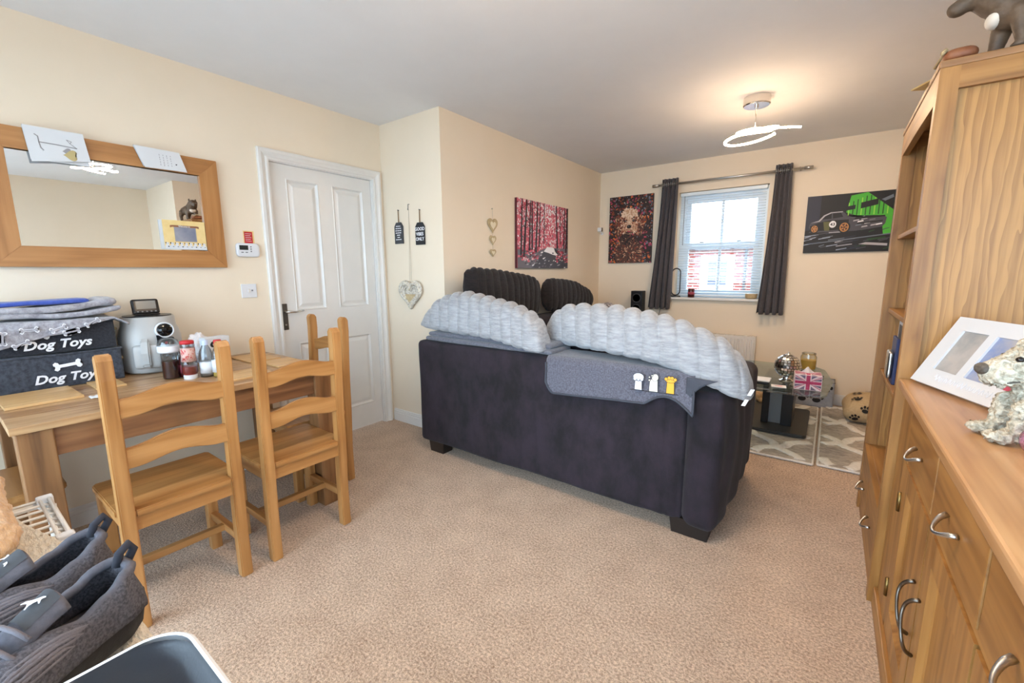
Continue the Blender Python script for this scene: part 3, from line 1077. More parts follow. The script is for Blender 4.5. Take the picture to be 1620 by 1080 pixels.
def sofa():
    t = thing('corner_sofa', 'charcoal velvet corner sofa with its back to the dining area', 'sofa', (0, 0, 0))

    def back_fn(p, n):
        q = p.copy()
        if n.y < -0.3 and p.y < 2.2:
            f = 0.010 * nz((p.x * 1.3, p.z * 0.7, 3.1), 2.0) + 0.004 * nz((p.x, p.z * 0.6, 9.0), 6.0)
            k = max(0, min(1, (p.x - 2.15) / 0.3))
            f += 0.013 * k * math.sin((p.x + 0.12 * p.z) * 38 + 1.5 * nz((p.z, p.x, 1), 3)) * (0.4 + 0.6 * p.z)
            q.y += f
            for xs in (2.475, 2.415):                   # stitched seams
                q.y += 0.006 * math.exp(-((p.x - xs) / 0.007) ** 2)
        if n.z > 0.3:
            q.z += 0.008 * nz((p.x, p.y, 5), 3.0)
        q.x += 0.0
        # the near foot of the sofa hangs slightly lower towards the arm
        return q
    obj('back', softbox(0.70, 2.50, 2.075, 2.33, 0.078, 0.80, (0.03, 0.03, 0.035), (120, 10, 40), back_fn), 'sofa_fabric', t, smooth=True)

    def arm_fn(p, n):
        q = p.copy()
        f = 0.014 * nz((p.x * 2, p.y * 1.4, p.z * 0.8), 2.4) + 0.008 * math.sin(p.y * 26 + 2.0 * nz((p.y, p.z, 0), 3))
        q.x += f * (n.x if n.x > 0 else 0)
        if n.y < -0.3:
            q.y += 0.010 * math.sin((p.x + 0.1 * p.z) * 40 + 1) * (0.3 + 0.7 * p.z)
        if n.x > 0.3:
            q.x += 0.022 * math.sin(PI * min(1, max(0, (p.z - 0.08) / 0.62))) * math.sin(PI * min(1, max(0, (p.y - 2.07) / 0.93)))
        return q
    obj('arm', softbox(2.495, 2.665, 2.066, 3.0, 0.062, 0.725, (0.05, 0.05, 0.06), (20, 60, 40), arm_fn), 'sofa_fabric', t, smooth=True)
    obj('base', box(0.70, 2.49, 2.33, 2.99, 0.08, 0.30, 0.02), 'sofa_fabric', t)
    obj('seat_cushion', softbox(1.62, 2.49, 2.50, 3.02, 0.30, 0.46, 0.05, (14, 12, 8)), 'sofa_fabric', t, smooth=True)
    obj('back_cushion', softbox(1.55, 2.48, 2.33, 2.52, 0.45, 0.82, 0.07, (14, 8, 10)), 'sofa_fabric', t, smooth=True)
    obj('chaise_base', box(0.70, 1.60, 2.99, 4.70, 0.08, 0.30, 0.02), 'sofa_fabric', t)
    obj('chaise_back', softbox(0.70, 0.93, 2.34, 4.68, 0.30, 0.86, 0.04, (8, 30, 12)), 'sofa_fabric', t, smooth=True)
    for a, b in ((2.54, 3.30), (3.32, 4.06), (4.08, 4.70)):
        obj('seat_cushion', softbox(0.92, 1.60, a, b, 0.30, 0.46, 0.05, (12, 12, 8)), 'sofa_fabric', t, smooth=True)
    obj('arm', softbox(0.70, 1.60, 4.70, 4.86, 0.08, 0.68, 0.05, (16, 8, 12)), 'sofa_fabric', t, smooth=True)
    for (xa, xb, ya, yb) in ((0.76, 0.90, 2.10, 2.20), (2.44, 2.625, 2.105, 2.20), (2.44, 2.60, 2.86, 2.96), (0.76, 0.9, 4.72, 4.82), (1.44, 1.58, 4.72, 4.82)):
        bm = box(xa, xb, ya, yb, 0.0, 0.085)
        for v in bm.verts:
            if v.co.z < 0.01:
                v.co.x = (v.co.x - (xa + xb) / 2) * 0.88 + (xa + xb) / 2
                v.co.y = (v.co.y - (ya + yb) / 2) * 0.88 + (ya + yb) / 2
        obj('foot', bm, 'sofa_leg', t)


sofa()


def pillow(name, label, cat, keys, m, ridges, along='x', group=None, nu=260, nv=72, skew=0.05, tagpos=None, depth=0.12, e=0.72, ends=(6, 6)):
    """long faux-fur bolster cushion: keys = (s, centre, half width, half height) along its length"""
    t = thing(name, label, cat, (0, 0, 0), 0, group)

    def key(u):
        for (a, b) in zip(keys, keys[1:]):
            if u <= b[0] + 1e-9:
                k = (u - a[0]) / (b[0] - a[0])
                k2 = k * k * (3 - 2 * k)
                c = Vector(a[1]).lerp(Vector(b[1]), k)
                return c, a[2] + (b[2] - a[2]) * k2, a[3] + (b[3] - a[3]) * k2
        return Vector(keys[-1][1]), keys[-1][2], keys[-1][3]
    # smooth the centre line
    cl = [key(k / 60) for k in range(61)]
    for _ in range(12):
        cl = [cl[0]] + [((cl[i - 1][0] + cl[i][0] * 2 + cl[i + 1][0]) / 4, (cl[i - 1][1] + cl[i][1] * 2 + cl[i + 1][1]) / 4, (cl[i - 1][2] + cl[i][2] * 2 + cl[i + 1][2]) / 4) for i in range(1, 60)] + [cl[-1]]

    def at(u):
        f = u * 60
        i = min(59, int(f))
        k = f - i
        return cl[i][0].lerp(cl[i + 1][0], k), cl[i][1] * (1 - k) + cl[i + 1][1] * k, cl[i][2] * (1 - k) + cl[i + 1][2] * k
    side = Vector((0, 1, 0)) if along == 'x' else Vector((1, 0, 0))
    seed = keys[0][1][0] * 7 + keys[0][1][1] * 3

    def fn(u, v):
        # shear the stations so the tufts run obliquely over the top
        a = 2 * PI * v
        ca, sa = math.cos(a), math.sin(a)
        uu = min(1, max(0, u))
        c, hy, hz = at(uu)
        e_ = abs(2 * uu - 1)
        tw = max(0.0, 1 - e_ ** 12) ** 0.5               # width keeps square ends
        th = max(0.0, 1 - e_ ** (ends[0] if uu < 0.5 else ends[1])) ** 0.6                # height closes to the end seam
        sy = math.copysign(abs(ca) ** e, ca)
        sz = math.copysign(abs(sa) ** (e + 0.12), sa)
        ph = uu * ridges + skew * ridges * ca * 0.5 + 0.12 * nz((ca + seed, sa, uu * 3), 1.3)
        rg = abs(math.sin(PI * ph)) ** 0.6
        rad = 1 - depth * (1 - rg) * th
        if along == 'x':                                 # lies on its flat underside
            z = hz * (-0.62 + (1.62 * sz if sz > 0 else 0.38 * sz) * th * rad)
        else:
            z = sz * hz * (0.72 + 0.28 * th) * rad
        p = c + side * (sy * hy * (0.25 + 0.75 * tw if along == 'x' else 0.12 + 0.88 * th) * rad) + Vector((0, 0, z))
        nn = 0.006 * nz(p + Vector((seed, 0, 0)), 8.0) + 0.002 * nz(p * 1.0, 42.0)
        d = (side * sy + Vector((0, 0, sz))).normalized()
        return p + d * nn
    bm = bmesh.new()
    V = [[bm.verts.new(fn(i / nu, j / nv)) for j in range(nv)] for i in range(nu + 1)]
    for i in range(nu):
        for j in range(nv):
            bm.faces.new((V[i][j], V[i][(j + 1) % nv], V[i + 1][(j + 1) % nv], V[i + 1][j]))
    bm.faces.new(V[0])
    bm.faces.new(V[-1])
    bmesh.ops.recalc_face_normals(bm, faces=list(bm.faces))
    obj('cover', bm, m, t, smooth=True)
    if tagpos:
        for k, q in enumerate(tagpos):
            obj('care_tag', grid(1, 4, lambda u, v: Vector(q) + Vector((0.015 * (u - 0.5) - 0.012 * v, -0.006 * v * v, -0.028 * v))), 'paper', t, mods=[('SOLIDIFY', dict(thickness=0.0008))])
    return t


pillow('fur_cushion', 'long pale grey ribbed fur cushion on the left half of the sofa back', 'cushion',
       [(0, (0.665, 2.20, 0.925), 0.10, 0.05), (0.12, (0.80, 2.205, 0.985), 0.125, 0.125), (0.35, (1.05, 2.205, 1.00), 0.135, 0.142), (0.7, (1.42, 2.19, 0.962), 0.13, 0.125), (0.9, (1.62, 2.15, 0.92), 0.12, 0.115), (1, (1.735, 2.10, 0.885), 0.10, 0.09)],
       'grey_fur', 12, group='long grey fur cushions on the sofa back', skew=0.10, ends=(4, 10))
pillow('fur_cushion', 'long pale grey ribbed fur cushion drooping over the right end of the sofa', 'cushion',
       [(0, (1.575, 2.39, 0.945), 0.10, 0.11), (0.12, (1.74, 2.34, 0.958), 0.12, 0.125), (0.4, (2.12, 2.22, 0.962), 0.14, 0.125), (0.65, (2.38, 2.20, 0.930), 0.14, 0.118), (0.85, (2.60, 2.19, 0.855), 0.13, 0.115), (1, (2.745, 2.185, 0.765), 0.12, 0.085)],
       'grey_fur', 12, group='long grey fur cushions on the sofa back', skew=0.10, ends=(9, 14), tagpos=[(2.735, 2.085, 0.722), (2.752, 2.10, 0.765)])
pillow('dark_fur_cushion', 'long black-brown ribbed fur cushion leaning on the wall below the forest canvas', 'cushion',
       [(0, (0.86, 2.40, 1.16), 0.05, 0.13), (0.12, (0.86, 2.50, 1.12), 0.085, 0.185), (0.5, (0.86, 2.90, 1.07), 0.10, 0.195), (0.88, (0.86, 3.28, 1.04), 0.09, 0.185), (1, (0.86, 3.40, 1.04), 0.05, 0.15)],
       'dark_fur', 13, along='y', group='long dark fur cushions along the wall', skew=0.10, e=0.85)
pillow('dark_fur_cushion', 'long black-brown ribbed fur cushion nearest the far corner of the room', 'cushion',
       [(0, (0.85, 3.46, 1.06), 0.05, 0.10), (0.12, (0.85, 3.56, 1.04), 0.085, 0.16), (0.5, (0.85, 3.98, 1.02), 0.10, 0.155), (0.88, (0.85, 4.36, 0.97), 0.09, 0.11), (1, (0.85, 4.48, 0.93), 0.05, 0.06)],
       'dark_fur', 13, along='y', group='long dark fur cushions along the wall', skew=0.10, e=0.85)

# folded blanket under the left grey cushion
t = thing('folded_blanket', 'folded slate grey fleece blanket under the left fur cushion', 'blanket', (0, 0, 0))
for z0, z1, xa in ((0.803, 0.832, 0.0), (0.832, 0.862, 0.015)):
    obj('fold', softbox(0.775 + xa, 1.78 - xa, 2.082 + xa, 2.31, z0, z1, (0.02, 0.014, 0.014), (60, 10, 4), lambda p, n: p + Vector((0, 0.006 * nz(p, 5), 0.004 * nz(p, 4)))), 'fold_blanket', t, smooth=True)


def dog_throw():
    t = thing('dog_throw', 'grey fleece dog blanket with three embroidered paws hanging over the sofa back', 'blanket', (0, 0, 0))

    def hem(u):                                          # z of the lower edge
        x = 1.765 + 0.765 * u
        z = 0.605 + 0.05 * u
        if u < 0.07:
            z += 0.06 * (1 - u / 0.07) ** 2
        if u > 0.72:
            k = (u - 0.72) / 0.28
            z += 0.05 * math.sin(PI * k) - 0.025 * k * k
        return x, z

    def fn(u, v):
        x, zh = hem(u)
        # v 0 = far edge on top of the back, 1 = hem
        top = 0.812 + 0.004 * nz((x, v, 0), 4)
        if v < 0.35:
            k = v / 0.35
            y = 2.29 - 0.20 * k
            z = top
        elif v < 0.45:
            k = (v - 0.35) / 0.10
            a = k * PI / 2
            y = 2.09 - 0.035 * math.sin(a)
            z = top - 0.035 * (1 - math.cos(a))
        else:
            k = (v - 0.45) / 0.55
            z = top - 0.035 + (zh - top + 0.035) * k
            y = 2.055 - 0.006 * k + 0.006 * nz((x, z, 2), 5)
            if u > 0.78:                                 # loose corner lifts away
                q = (u - 0.78) / 0.22
                y -= 0.035 * q * k
                x += 0.01 * q * k
        return Vector((x, y, z))
    bm = grid(90, 60, fn)
    obj('fleece', bm, 'grey_fleece', t, smooth=True, mods=[('SOLIDIFY', dict(thickness=0.010, offset=1.0))])
    edge = [fn(0, v / 30) for v in range(14, 31)] + [fn(u / 60, 1) for u in range(1, 61)] + [fn(1, 1 - v / 30) for v in range(1, 17)]
    obj('binding', tube([p + Vector((0, -0.004, 0)) for p in edge], 0.0055, 8), 'grey_fleece_edge', t, smooth=True)
    # second layer showing behind the lifted corner
    obj('under_fold', grid(10, 10, lambda u, v: Vector((2.50 + 0.13 * u * (1 - 0.6 * v), 2.046 - 0.01 * u, 0.795 - (0.13 - 0.09 * u) * v))), 'grey_fleece_edge', t, smooth=True, mods=[('SOLIDIFY', dict(thickness=0.006))])
    # embroidered paws: outline, paw colour, toe details
    MATS.get('paw_grey') or mat('paw_grey', (206, 208, 222), 0.8)
    MATS.get('paw_cream') or mat('paw_cream', (238, 234, 218), 0.8)
    MATS.get('paw_orange') or mat('paw_orange', (238, 172, 60), 0.8)
    B = basis((2.265, 2.0375, 0.705), (1, 0, 0.03), (0, 0, 1))
    P = []

    def arm(cx, m, w=0.030, h=0.052, wide=1.0):
        out = [(cx - w / 2 * 1.15, 0), (cx + w / 2 * 1.15, 0), (cx + w / 2, h), (cx - w / 2, h)]
        P.append(([(cx - w / 2 * 1.15 - .002, -.0005), (cx + w / 2 * 1.15 + .002, -.0005), (cx + w / 2 + .002, h), (cx - w / 2 - .002, h)], 'print_black', 1))
        P.append((out, m, 2))
    arm(0.02, 'paw_grey')
    P.append((ell(0.02, 0.062, 0.0275, 0.020, 24), 'print_black', 3)); P.append((ell(0.02, 0.062, 0.025, 0.0175, 24), 'paw_grey', 4))
    for k in (-1, 0, 1):
        P.append((ell(0.02 + k * 0.016, 0.050, 0.0085, 0.009, 12), 'print_black', 5)); P.append((ell(0.02 + k * 0.016, 0.0515, 0.0075, 0.008, 12), 'paw_grey', 6))
    arm(0.092, 'paw_cream', 0.034, 0.055)
    P.append((ell(0.098, 0.066, 0.016, 0.019, 20, -0.3), 'print_black', 3)); P.append((ell(0.098, 0.066, 0.014, 0.017, 20, -0.3), 'paw_cream', 4))
    for (a, b, r) in ((0.072, 0.052, 0.007), (0.072, 0.066, 0.006), (0.084, 0.074, 0.006)):
        P.append((ell(a, b, r, r, 10), 'print_black', 5)); P.append((ell(a, b, r * 0.55, r * 0.55, 10), 'paw_cream', 6))
    arm(0.168, 'paw_orange', 0.030, 0.052)
    P.append((ell(0.168, 0.060, 0.024, 0.012, 20), 'print_black', 3)); P.append((ell(0.168, 0.060, 0.022, 0.010, 20), 'paw_orange', 4))
    for k in (-1.5, -0.5, 0.5, 1.5):
        P.append((ell(0.168 + k * 0.0135, 0.066 + (0.006 if abs(k) < 1 else 0), 0.0085, 0.009, 12), 'print_black', 5)); P.append((ell(0.168 + k * 0.0135, 0.066 + (0.006 if abs(k) < 1 else 0), 0.0068, 0.0072, 12), 'paw_orange', 6))
    P.append((rect(-0.02, 0.205, -0.004, -0.001), 'print_black', 1))
    flat('embroidery', P, B, t, 0.0005)


dog_throw()
t = thing('patterned_cushion', 'small grey and white patterned cushion at the far end of the sofa', 'cushion', (1.02, 4.50, 0.46))
mat('speckle', (210, 206, 206), 0.9, c2=(110, 106, 112), ns=45, lo=0.45, hi=0.55)
obj('cover', softbox(-0.07, 0.07, -0.19, 0.17, 0.0, 0.46, (0.06, 0.12, 0.12), (8, 14, 14)), 'speckle', t, smooth=True)
# ------------------------------------------------------------------ tall oak bookcase


def bow_handle(B, parent, span=0.085, m='steel'):
    """cast bow handle: flared feet and a drooping bow; local x along, z out of the face"""
    pts, rad = [], []
    for k in range(15):
        u = k / 14
        pts.append(B @ Vector(((u - 0.5) * span, -0.020 * math.sin(PI * u), 0.004 + 0.026 * math.sin(PI * u) ** 0.7)))
        rad.append(0.0062 - 0.0028 * math.sin(PI * u))
    h = obj('handle', tube(pts, rad, 8), m, parent, smooth=True)
    return h


def s_handle(B, parent, span=0.13):
    """wavy forged door handle; local y along the height"""
    pts, rad = [], []
    for k in range(19):
        u = k / 18
        pts.append(B @ Vector((0.020 * math.sin(2 * PI * u), (u - 0.5) * span, 0.004 + 0.026 * math.sin(PI * u) ** 0.6)))
        rad.append(0.0055 - 0.002 * math.sin(PI * u))
    return obj('handle', tube(pts, rad, 8), 'pewter', parent, smooth=True)


FACE = lambda y, z, x: basis((x, y, z), (0, -1, 0), (0, 0, 1))     # front faces look towards -x


def bookcase():
    t = thing('oak_bookcase', 'tall oak bookcase with open shelves against the right wall', 'bookcase', (3.42, 2.525, 0))
    x0, x1, y0, y1, ht = -0.225, 0.23, -0.435, 0.435, 1.905
    # side frames: stiles, rails and a sunk board
    for s, ya, yb in ((-1, y0, y0 + 0.045), (1, y1 - 0.045, y1)):
        obj('side_stile', box(x0, x0 + 0.048, ya, yb, 0.0, ht - 0.022), 'oak_z', t)
        obj('side_stile', box(x1 - 0.05, x1, ya, yb, 0.0, ht - 0.022), 'oak_z', t)
        obj('side_rail', box(x0 + 0.048, x1 - 0.05, ya, yb, ht - 0.088, ht - 0.022), 'oak_x', t)
        obj('side_rail', box(x0 + 0.048, x1 - 0.05, ya, yb, 0.05, 0.15), 'oak_x', t)
        off = 0.018 if s < 0 else -0.018
        obj('side_panel', box(x0 + 0.03, x1 - 0.03, ya + 0.012 + off * 0.4, yb - 0.012 + off * 0.4, 0.15, ht - 0.085), 'oak_panel', t)
    obj('top', box(x0 - 0.004, x1, y0 - 0.004, y1 + 0.004, ht - 0.022, ht, 0.004), 'oak_dark_x', t)
    obj('back_panel', box(x1 - 0.02, x1 - 0.006, y0 + 0.045, y1 - 0.045, 0.06, ht - 0.03), 'oak_weather', t)
    # shallow-arched top rail of the front
    n = 20
    up_, lo_ = [], []
    for k in range(n + 1):
        y = y0 + 0.045 + (y1 - y0 - 0.09) * k / n
        up_.append((y, ht - 0.022))
        lo_.append((y, ht - 0.120 + 0.004 * math.sin(PI * k / n)))
    obj('top_rail', prism(up_ + lo_[::-1], x0, x0 + 0.022, 'x'), 'oak_y', t)
    for z in (0.36, 0.765, 1.07, 1.42):
        obj('shelf', box(x0 + 0.022, x1 - 0.02, y0 + 0.045, y1 - 0.045, z - 0.02, z, 0.002), 'oak_y', t)
    obj('rail', box(x0, x0 + 0.022, y0 + 0.045, y1 - 0.045, 0.315, 0.36), 'oak_y', t)
    obj('plinth', box(x0 + 0.01, x0 + 0.03, y0 + 0.045, y1 - 0.045, 0.0, 0.085), 'oak_y', t)
    for a, b in ((y0 + 0.048, -0.004), (0.004, y1 - 0.048)):
        d = obj('drawer', box(x0 + 0.002, x0 + 0.32, a, b, 0.09, 0.312, 0.004), 'oak_y', t)
        bow_handle(basis((x0 + 0.002, (a + b) / 2, 0.205), (0, -1, 0), (0, 0, 1)), d, 0.10)


bookcase()


def sideboard():
    t = thing('oak_sideboard', 'oak sideboard with drawers over panelled doors in the right foreground', 'sideboard', (3.22, 2.078, 0))
    # local y runs towards the camera (negative world y)
    L = 1.55
    obj('top', box(-0.022, 0.44, -L, 0.0, 0.852, 0.882, 0.006), 'oak_top_y', t)
    obj('body', boxes((0.03, 0.42, -L + 0.02, -0.01, 0.10, 0.84)), 'oak_y', t)
    obj('stile', box(0.0, 0.03, -0.215, -0.008, 0.06, 0.852), 'oak_z', t)
    obj('stile', box(0.0, 0.03, -L + 0.012, -1.46, 0.06, 0.852), 'oak_z', t)
    obj('rail', box(0.002, 0.03, -1.46, -0.215, 0.655, 0.672), 'oak_y', t)
    obj('rail', box(0.002, 0.03, -1.46, -0.215, 0.834, 0.852), 'oak_y', t)
    obj('plinth', box(-0.012, 0.40, -L, -0.0, 0.0, 0.075, 0.004), 'oak_y', t)
    obj('rail', box(0.002, 0.03, -1.46, -0.215, 0.075, 0.10), 'oak_y', t)
    w = (1.46 - 0.215) / 3
    for k in range(3):
        a = -0.215 - k * w
        b = a - w
        d = obj('drawer', box(-0.004, 0.03, b + 0.006, a - 0.006, 0.676, 0.832, 0.003), 'oak_y', t)
        bow_handle(basis((-0.004, (a + b) / 2, 0.757), (0, -1, 0), (0, 0, 1)), d, 0.095)
        # framed door with a sunk panel and sloping bead
        bm = boxes((-0.002, 0.03, a - 0.075, a - 0.006, 0.104, 0.651), (-0.002, 0.03, b + 0.006, b + 0.075, 0.104, 0.651),
                   (-0.002, 0.03, b + 0.075, a - 0.075, 0.585, 0.651), (-0.002, 0.03, b + 0.075, a - 0.075, 0.104, 0.18))
        d = obj('door', bm, 'oak_z', t)
        pb = bmesh.new()
        V = []
        for q, xx in ((0.0, -0.002), (0.010, 0.010), (0.016, 0.013)):
            V.append([pb.verts.new(p) for p in ((xx, b + 0.075 + q, 0.18 + q), (xx, a - 0.075 - q, 0.18 + q), (xx, a - 0.075 - q, 0.585 - q), (xx, b + 0.075 + q, 0.585 - q))])
        for A, B in zip(V, V[1:]):
            for i in range(4):
                pb.faces.new((A[i], A[(i + 1) % 4], B[(i + 1) % 4], B[i]))
        pb.faces.new(V[-1])
        bmesh.ops.recalc_face_normals(pb, faces=list(pb.faces))
        obj('door_panel', pb, 'oak_z', d)
        hy = (b + 0.04) if k == 0 else (a - 0.04)
        s_handle(basis((-0.002, hy, 0.40), (0, -1, 0), (0, 0, 1)), d, 0.15)
    for z in (0.215, 0.52):
        obj('hinge', tube([(-0.004, -0.213, z - 0.032), (-0.004, -0.213, z + 0.032)], 0.0065, 8), 'brass_hinge', t, smooth=True)
    return t


sideboard()

# ------------------------------------------------------------------ things on the bookcase shelves and top
t = thing('boxed_gadget', 'white boxed gadget with printed panels on the middle bookcase shelf, lower of two', 'box', (3.32, 2.60, 0.765))
obj('carton', box(-0.07, 0.07, -0.17, 0.17, 0, 0.15, 0.002), 'white_plastic', t)
obj('printed_panel', boxes((-0.0715, -0.07, -0.15, -0.02, 0.03, 0.13), (-0.0715, -0.07, 0.02, 0.15, 0.03, 0.13)), 'black_plastic', t)
t = thing('boxed_gadget', 'white boxed gadget with printed panels on the middle bookcase shelf, upper of two', 'box', (3.32, 2.60, 0.915))
obj('carton', box(-0.07, 0.07, -0.16, 0.16, 0, 0.115, 0.002), 'white_plastic', t)
obj('printed_panel', boxes((-0.0715, -0.07, -0.14, -0.03, 0.03, 0.095), (-0.0715, -0.07, 0.02, 0.13, 0.03, 0.095)), 'dark_grey', t)
t = thing('blister_pack', 'dark blue blister pack with a silver tool on the middle bookcase shelf', 'packet', (3.225, 2.60, 0.765))
mat('blister_blue', (34, 44, 88), 0.4)
obj('card_backing', box(0.0, 0.012, -0.08, 0.06, 0.0, 0.20, 0.003), 'blister_blue', t)
obj('clear_bubble', softbox(-0.018, 0.0, -0.06, 0.04, 0.02, 0.14, 0.009, (6, 8, 8)), 'steel', t, smooth=True)
t = thing('shelf_ornament', 'pale grey ornament on the upper middle shelf of the bookcase', 'ornament', (3.34, 2.62, 1.07))
blob('figure', [((0, 0, 0.05), (0.06, 0.08, 0.05)), ((0, -0.02, 0.11), (0.045, 0.05, 0.05)), ((-0.02, 0.06, 0.09), (0.03, 0.03, 0.04))], 'wicker', t, 0.008)
for k in range(5):
    w = 0.022 + 0.006 * (k % 3)
    o = thing('paperback_book', ['slim silver book first from the camera on the top bookcase shelf', 'white book second from the camera on the top bookcase shelf', 'dark book third from the camera on the top bookcase shelf',
                                 'silver book fourth from the camera on the top bookcase shelf', 'white book last from the camera on the top bookcase shelf'][k], 'book', (3.33, 2.36 + 0.09 * k * 0.45, 1.42), 0, 'books on the top shelf')
    hh = 0.15 + 0.02 * (k % 2)
    obj('pages', box(-0.058, 0.062, -w / 2 + 0.002, w / 2 - 0.002, 0.002, hh - 0.003), 'paper', o)
    obj('cover', boxes((-0.064, -0.060, -w / 2, w / 2, 0, hh), (-0.060, 0.064, -w / 2, -w / 2 + 0.002, 0, hh), (-0.060, 0.064, w / 2 - 0.002, w / 2, 0, hh)), ['mid_grey', 'white_plastic', 'dark_grey', 'mid_grey', 'white_plastic'][k], o)


def dark_dog():
    t = thing('dog_figurine', 'dark bronze-brown dog figurine with a white chest on top of the bookcase', 'figurine', (3.366, 2.148, 1.905))
    # walks towards -x
    k = 1.0
    parts = [((0.10, 0, 0.155), (0.125, 0.060, 0.068)), ((-0.01, 0, 0.165), (0.080, 0.062, 0.085)), ((0.20, 0, 0.15), (0.062, 0.055, 0.062)),
             ((-0.05, 0, 0.195), 0.060, (-0.085, 0, 0.228), 0.054),
             ((-0.100, 0, 0.236), (0.055, 0.050, 0.048)),
             ((-0.110, 0, 0.228), 0.038, (-0.160, 0, 0.206), 0.026),
             ((-0.155, 0, 0.194), (0.026, 0.026, 0.018)),
             ((-0.03, 0.038, 0.13), 0.032, (-0.045, 0.040, 0.018), 0.019), ((-0.05, 0.040, 0.012), (0.026, 0.019, 0.012)),
             ((-0.01, -0.038, 0.13), 0.032, (0.005, -0.042, 0.018), 0.019), ((0.0, -0.042, 0.012), (0.026, 0.019, 0.012)),
             ((0.20, 0.036, 0.13), 0.036, (0.225, 0.040, 0.07), 0.022), ((0.225, 0.04, 0.07), 0.020, (0.205, 0.04, 0.014), 0.017), ((0.195, 0.04, 0.012), (0.026, 0.018, 0.012)),
             ((0.21, -0.036, 0.13), 0.036, (0.245, -0.040, 0.07), 0.022), ((0.245, -0.04, 0.07), 0.020, (0.235, -0.04, 0.014), 0.017), ((0.225, -0.04, 0.012), (0.026, 0.018, 0.012)),
             ((0.25, 0, 0.17), 0.018, (0.30, 0, 0.13), 0.007)]
    blob('body', parts, 'resin_brown', t, 0.006, 3)
    for s in (-1, 1):
        obj('ear', prism([(0.0, 0.0), (0.012, 0.034), (0.030, 0.030), (0.036, 0.0)], s * 0.036 - 0.006, s * 0.036 + 0.006, 'y', 0.003), 'resin_brown', t).location = (-0.100, 0, 0.262)
        obj('eye', lathe([(0, -0.006), (0.006, 0), (0, 0.006)], 10, (-0.133, s * 0.031, 0.246)), 'eye_black', t, smooth=True)
    blob('chest_patch', [((-0.062, 0, 0.132), (0.024, 0.040, 0.034)), ((-0.062, 0, 0.165), (0.016, 0.024, 0.026))], 'resin_white', t, 0.005, 3)
    t.scale = (0.92, 0.92, 0.80)


dark_dog()
t = thing('leather_purse', 'small tan and brown leather case lying on top of the bookcase', 'case', (3.243, 2.165, 1.905))
mat('tan_leather', (150, 96, 62), 0.5, c2=(122, 72, 46), ns=14)
obj('case_body', softbox(-0.042, 0.040, -0.060, 0.07, 0.0, 0.042, (0.03, 0.03, 0.02), (10, 14, 6)), 'tan_leather', t, smooth=True)
obj('strap', tube([(-0.045, -0.05, 0.03), (-0.035, -0.02, 0.048), (-0.035, 0.04, 0.048), (-0.045, 0.075, 0.03)], 0.006, 8), 'driftwood', t, smooth=True)
t = thing('greeting_card', 'pale yellow card poking out over the front edge of the bookcase top', 'card', (3.205, 2.315, 1.905), 0.5)
obj('card_sheet', boxes((-0.035, 0.06, -0.05, 0.05, 0.0, 0.0012), (-0.035, 0.06, -0.05, 0.05, 0.0030, 0.0042)), 'card_cream', t)
flat('card_print', [(ell(-0.018, 0.0, 0.006, 0.018, 12), 'jute', 0)], basis((0, 0, 0.0042), (1, 0, 0), (0, 1, 0)), t)

# ------------------------------------------------------------------ things on the sideboard


def photo_album():
    t = thing('photo_frame', 'white triple photo frame leaning on the sideboard behind the dog figurine', 'photo frame', (0, 0, 0))
    # a slab leaning back against the bookcase side, standing on its long lower edge
    o = Vector((3.222, 2.040, 0.8935))
    xd = Vector((0.185, -0.455, 0.0)).normalized()       # along the lower edge, towards the camera
    nrm_h = Vector((xd.y, -xd.x, 0)) * 1.0               # horizontal normal
    if nrm_h.x > 0:
        nrm_h = -nrm_h
    lean = math.radians(28)
    yd = (Vector((0, 0, 1)) * math.cos(lean) - nrm_h * math.sin(lean)).normalized()
    B = basis(o, xd, yd)
    W, Hh = 0.49, 0.24

    def slab(a, b, c, d, z0, z1, bev=0.0):
        bm = box(a, b, c, d, z0, z1, bev)
        bmesh.ops.transform(bm, matrix=B, verts=list(bm.verts))
        return bm
    obj('backing', slab(0, W, 0, Hh, -0.022, -0.012, 0.002), 'paper', t)
    # mount with three apertures as bars
    ap = [(0.055, 0.155), (0.185, 0.285), (0.315, 0.415)]
    bars = [(0, W, 0, 0.055), (0, W, 0.195, Hh), (0, 0.055, 0.055, 0.195), (0.155, 0.185, 0.055, 0.195), (0.285, 0.315, 0.055, 0.195), (0.415, W, 0.055, 0.195)]
    bm = bmesh.new()
    for a, b, c, d in bars:
        bx(bm, a, b, c, d, -0.012, 0.0)
    bmesh.ops.transform(bm, matrix=B, verts=list(bm.verts))
    obj('mount', bm, 'paper', t)
    for (a, b), m in zip(ap, ('photo_grey', 'photo_blue', 'photo_red')):
        obj('photo', slab(a, b, 0.055, 0.195, -0.010, -0.006), m, t)
    # faint embossed script line
    rb = bmesh.new()
    for k in range(9):
        x = 0.09 + 0.033 * k
        pts = [B @ Vector((x + 0.030 * q / 8, 0.030 + 0.009 * math.sin(q * 1.6 + k), 0.0008)) for q in range(9)]
        add_tube(rb, pts, 0.0012, 5)
    obj('embossing', rb, 'white_plastic', t)


photo_album()


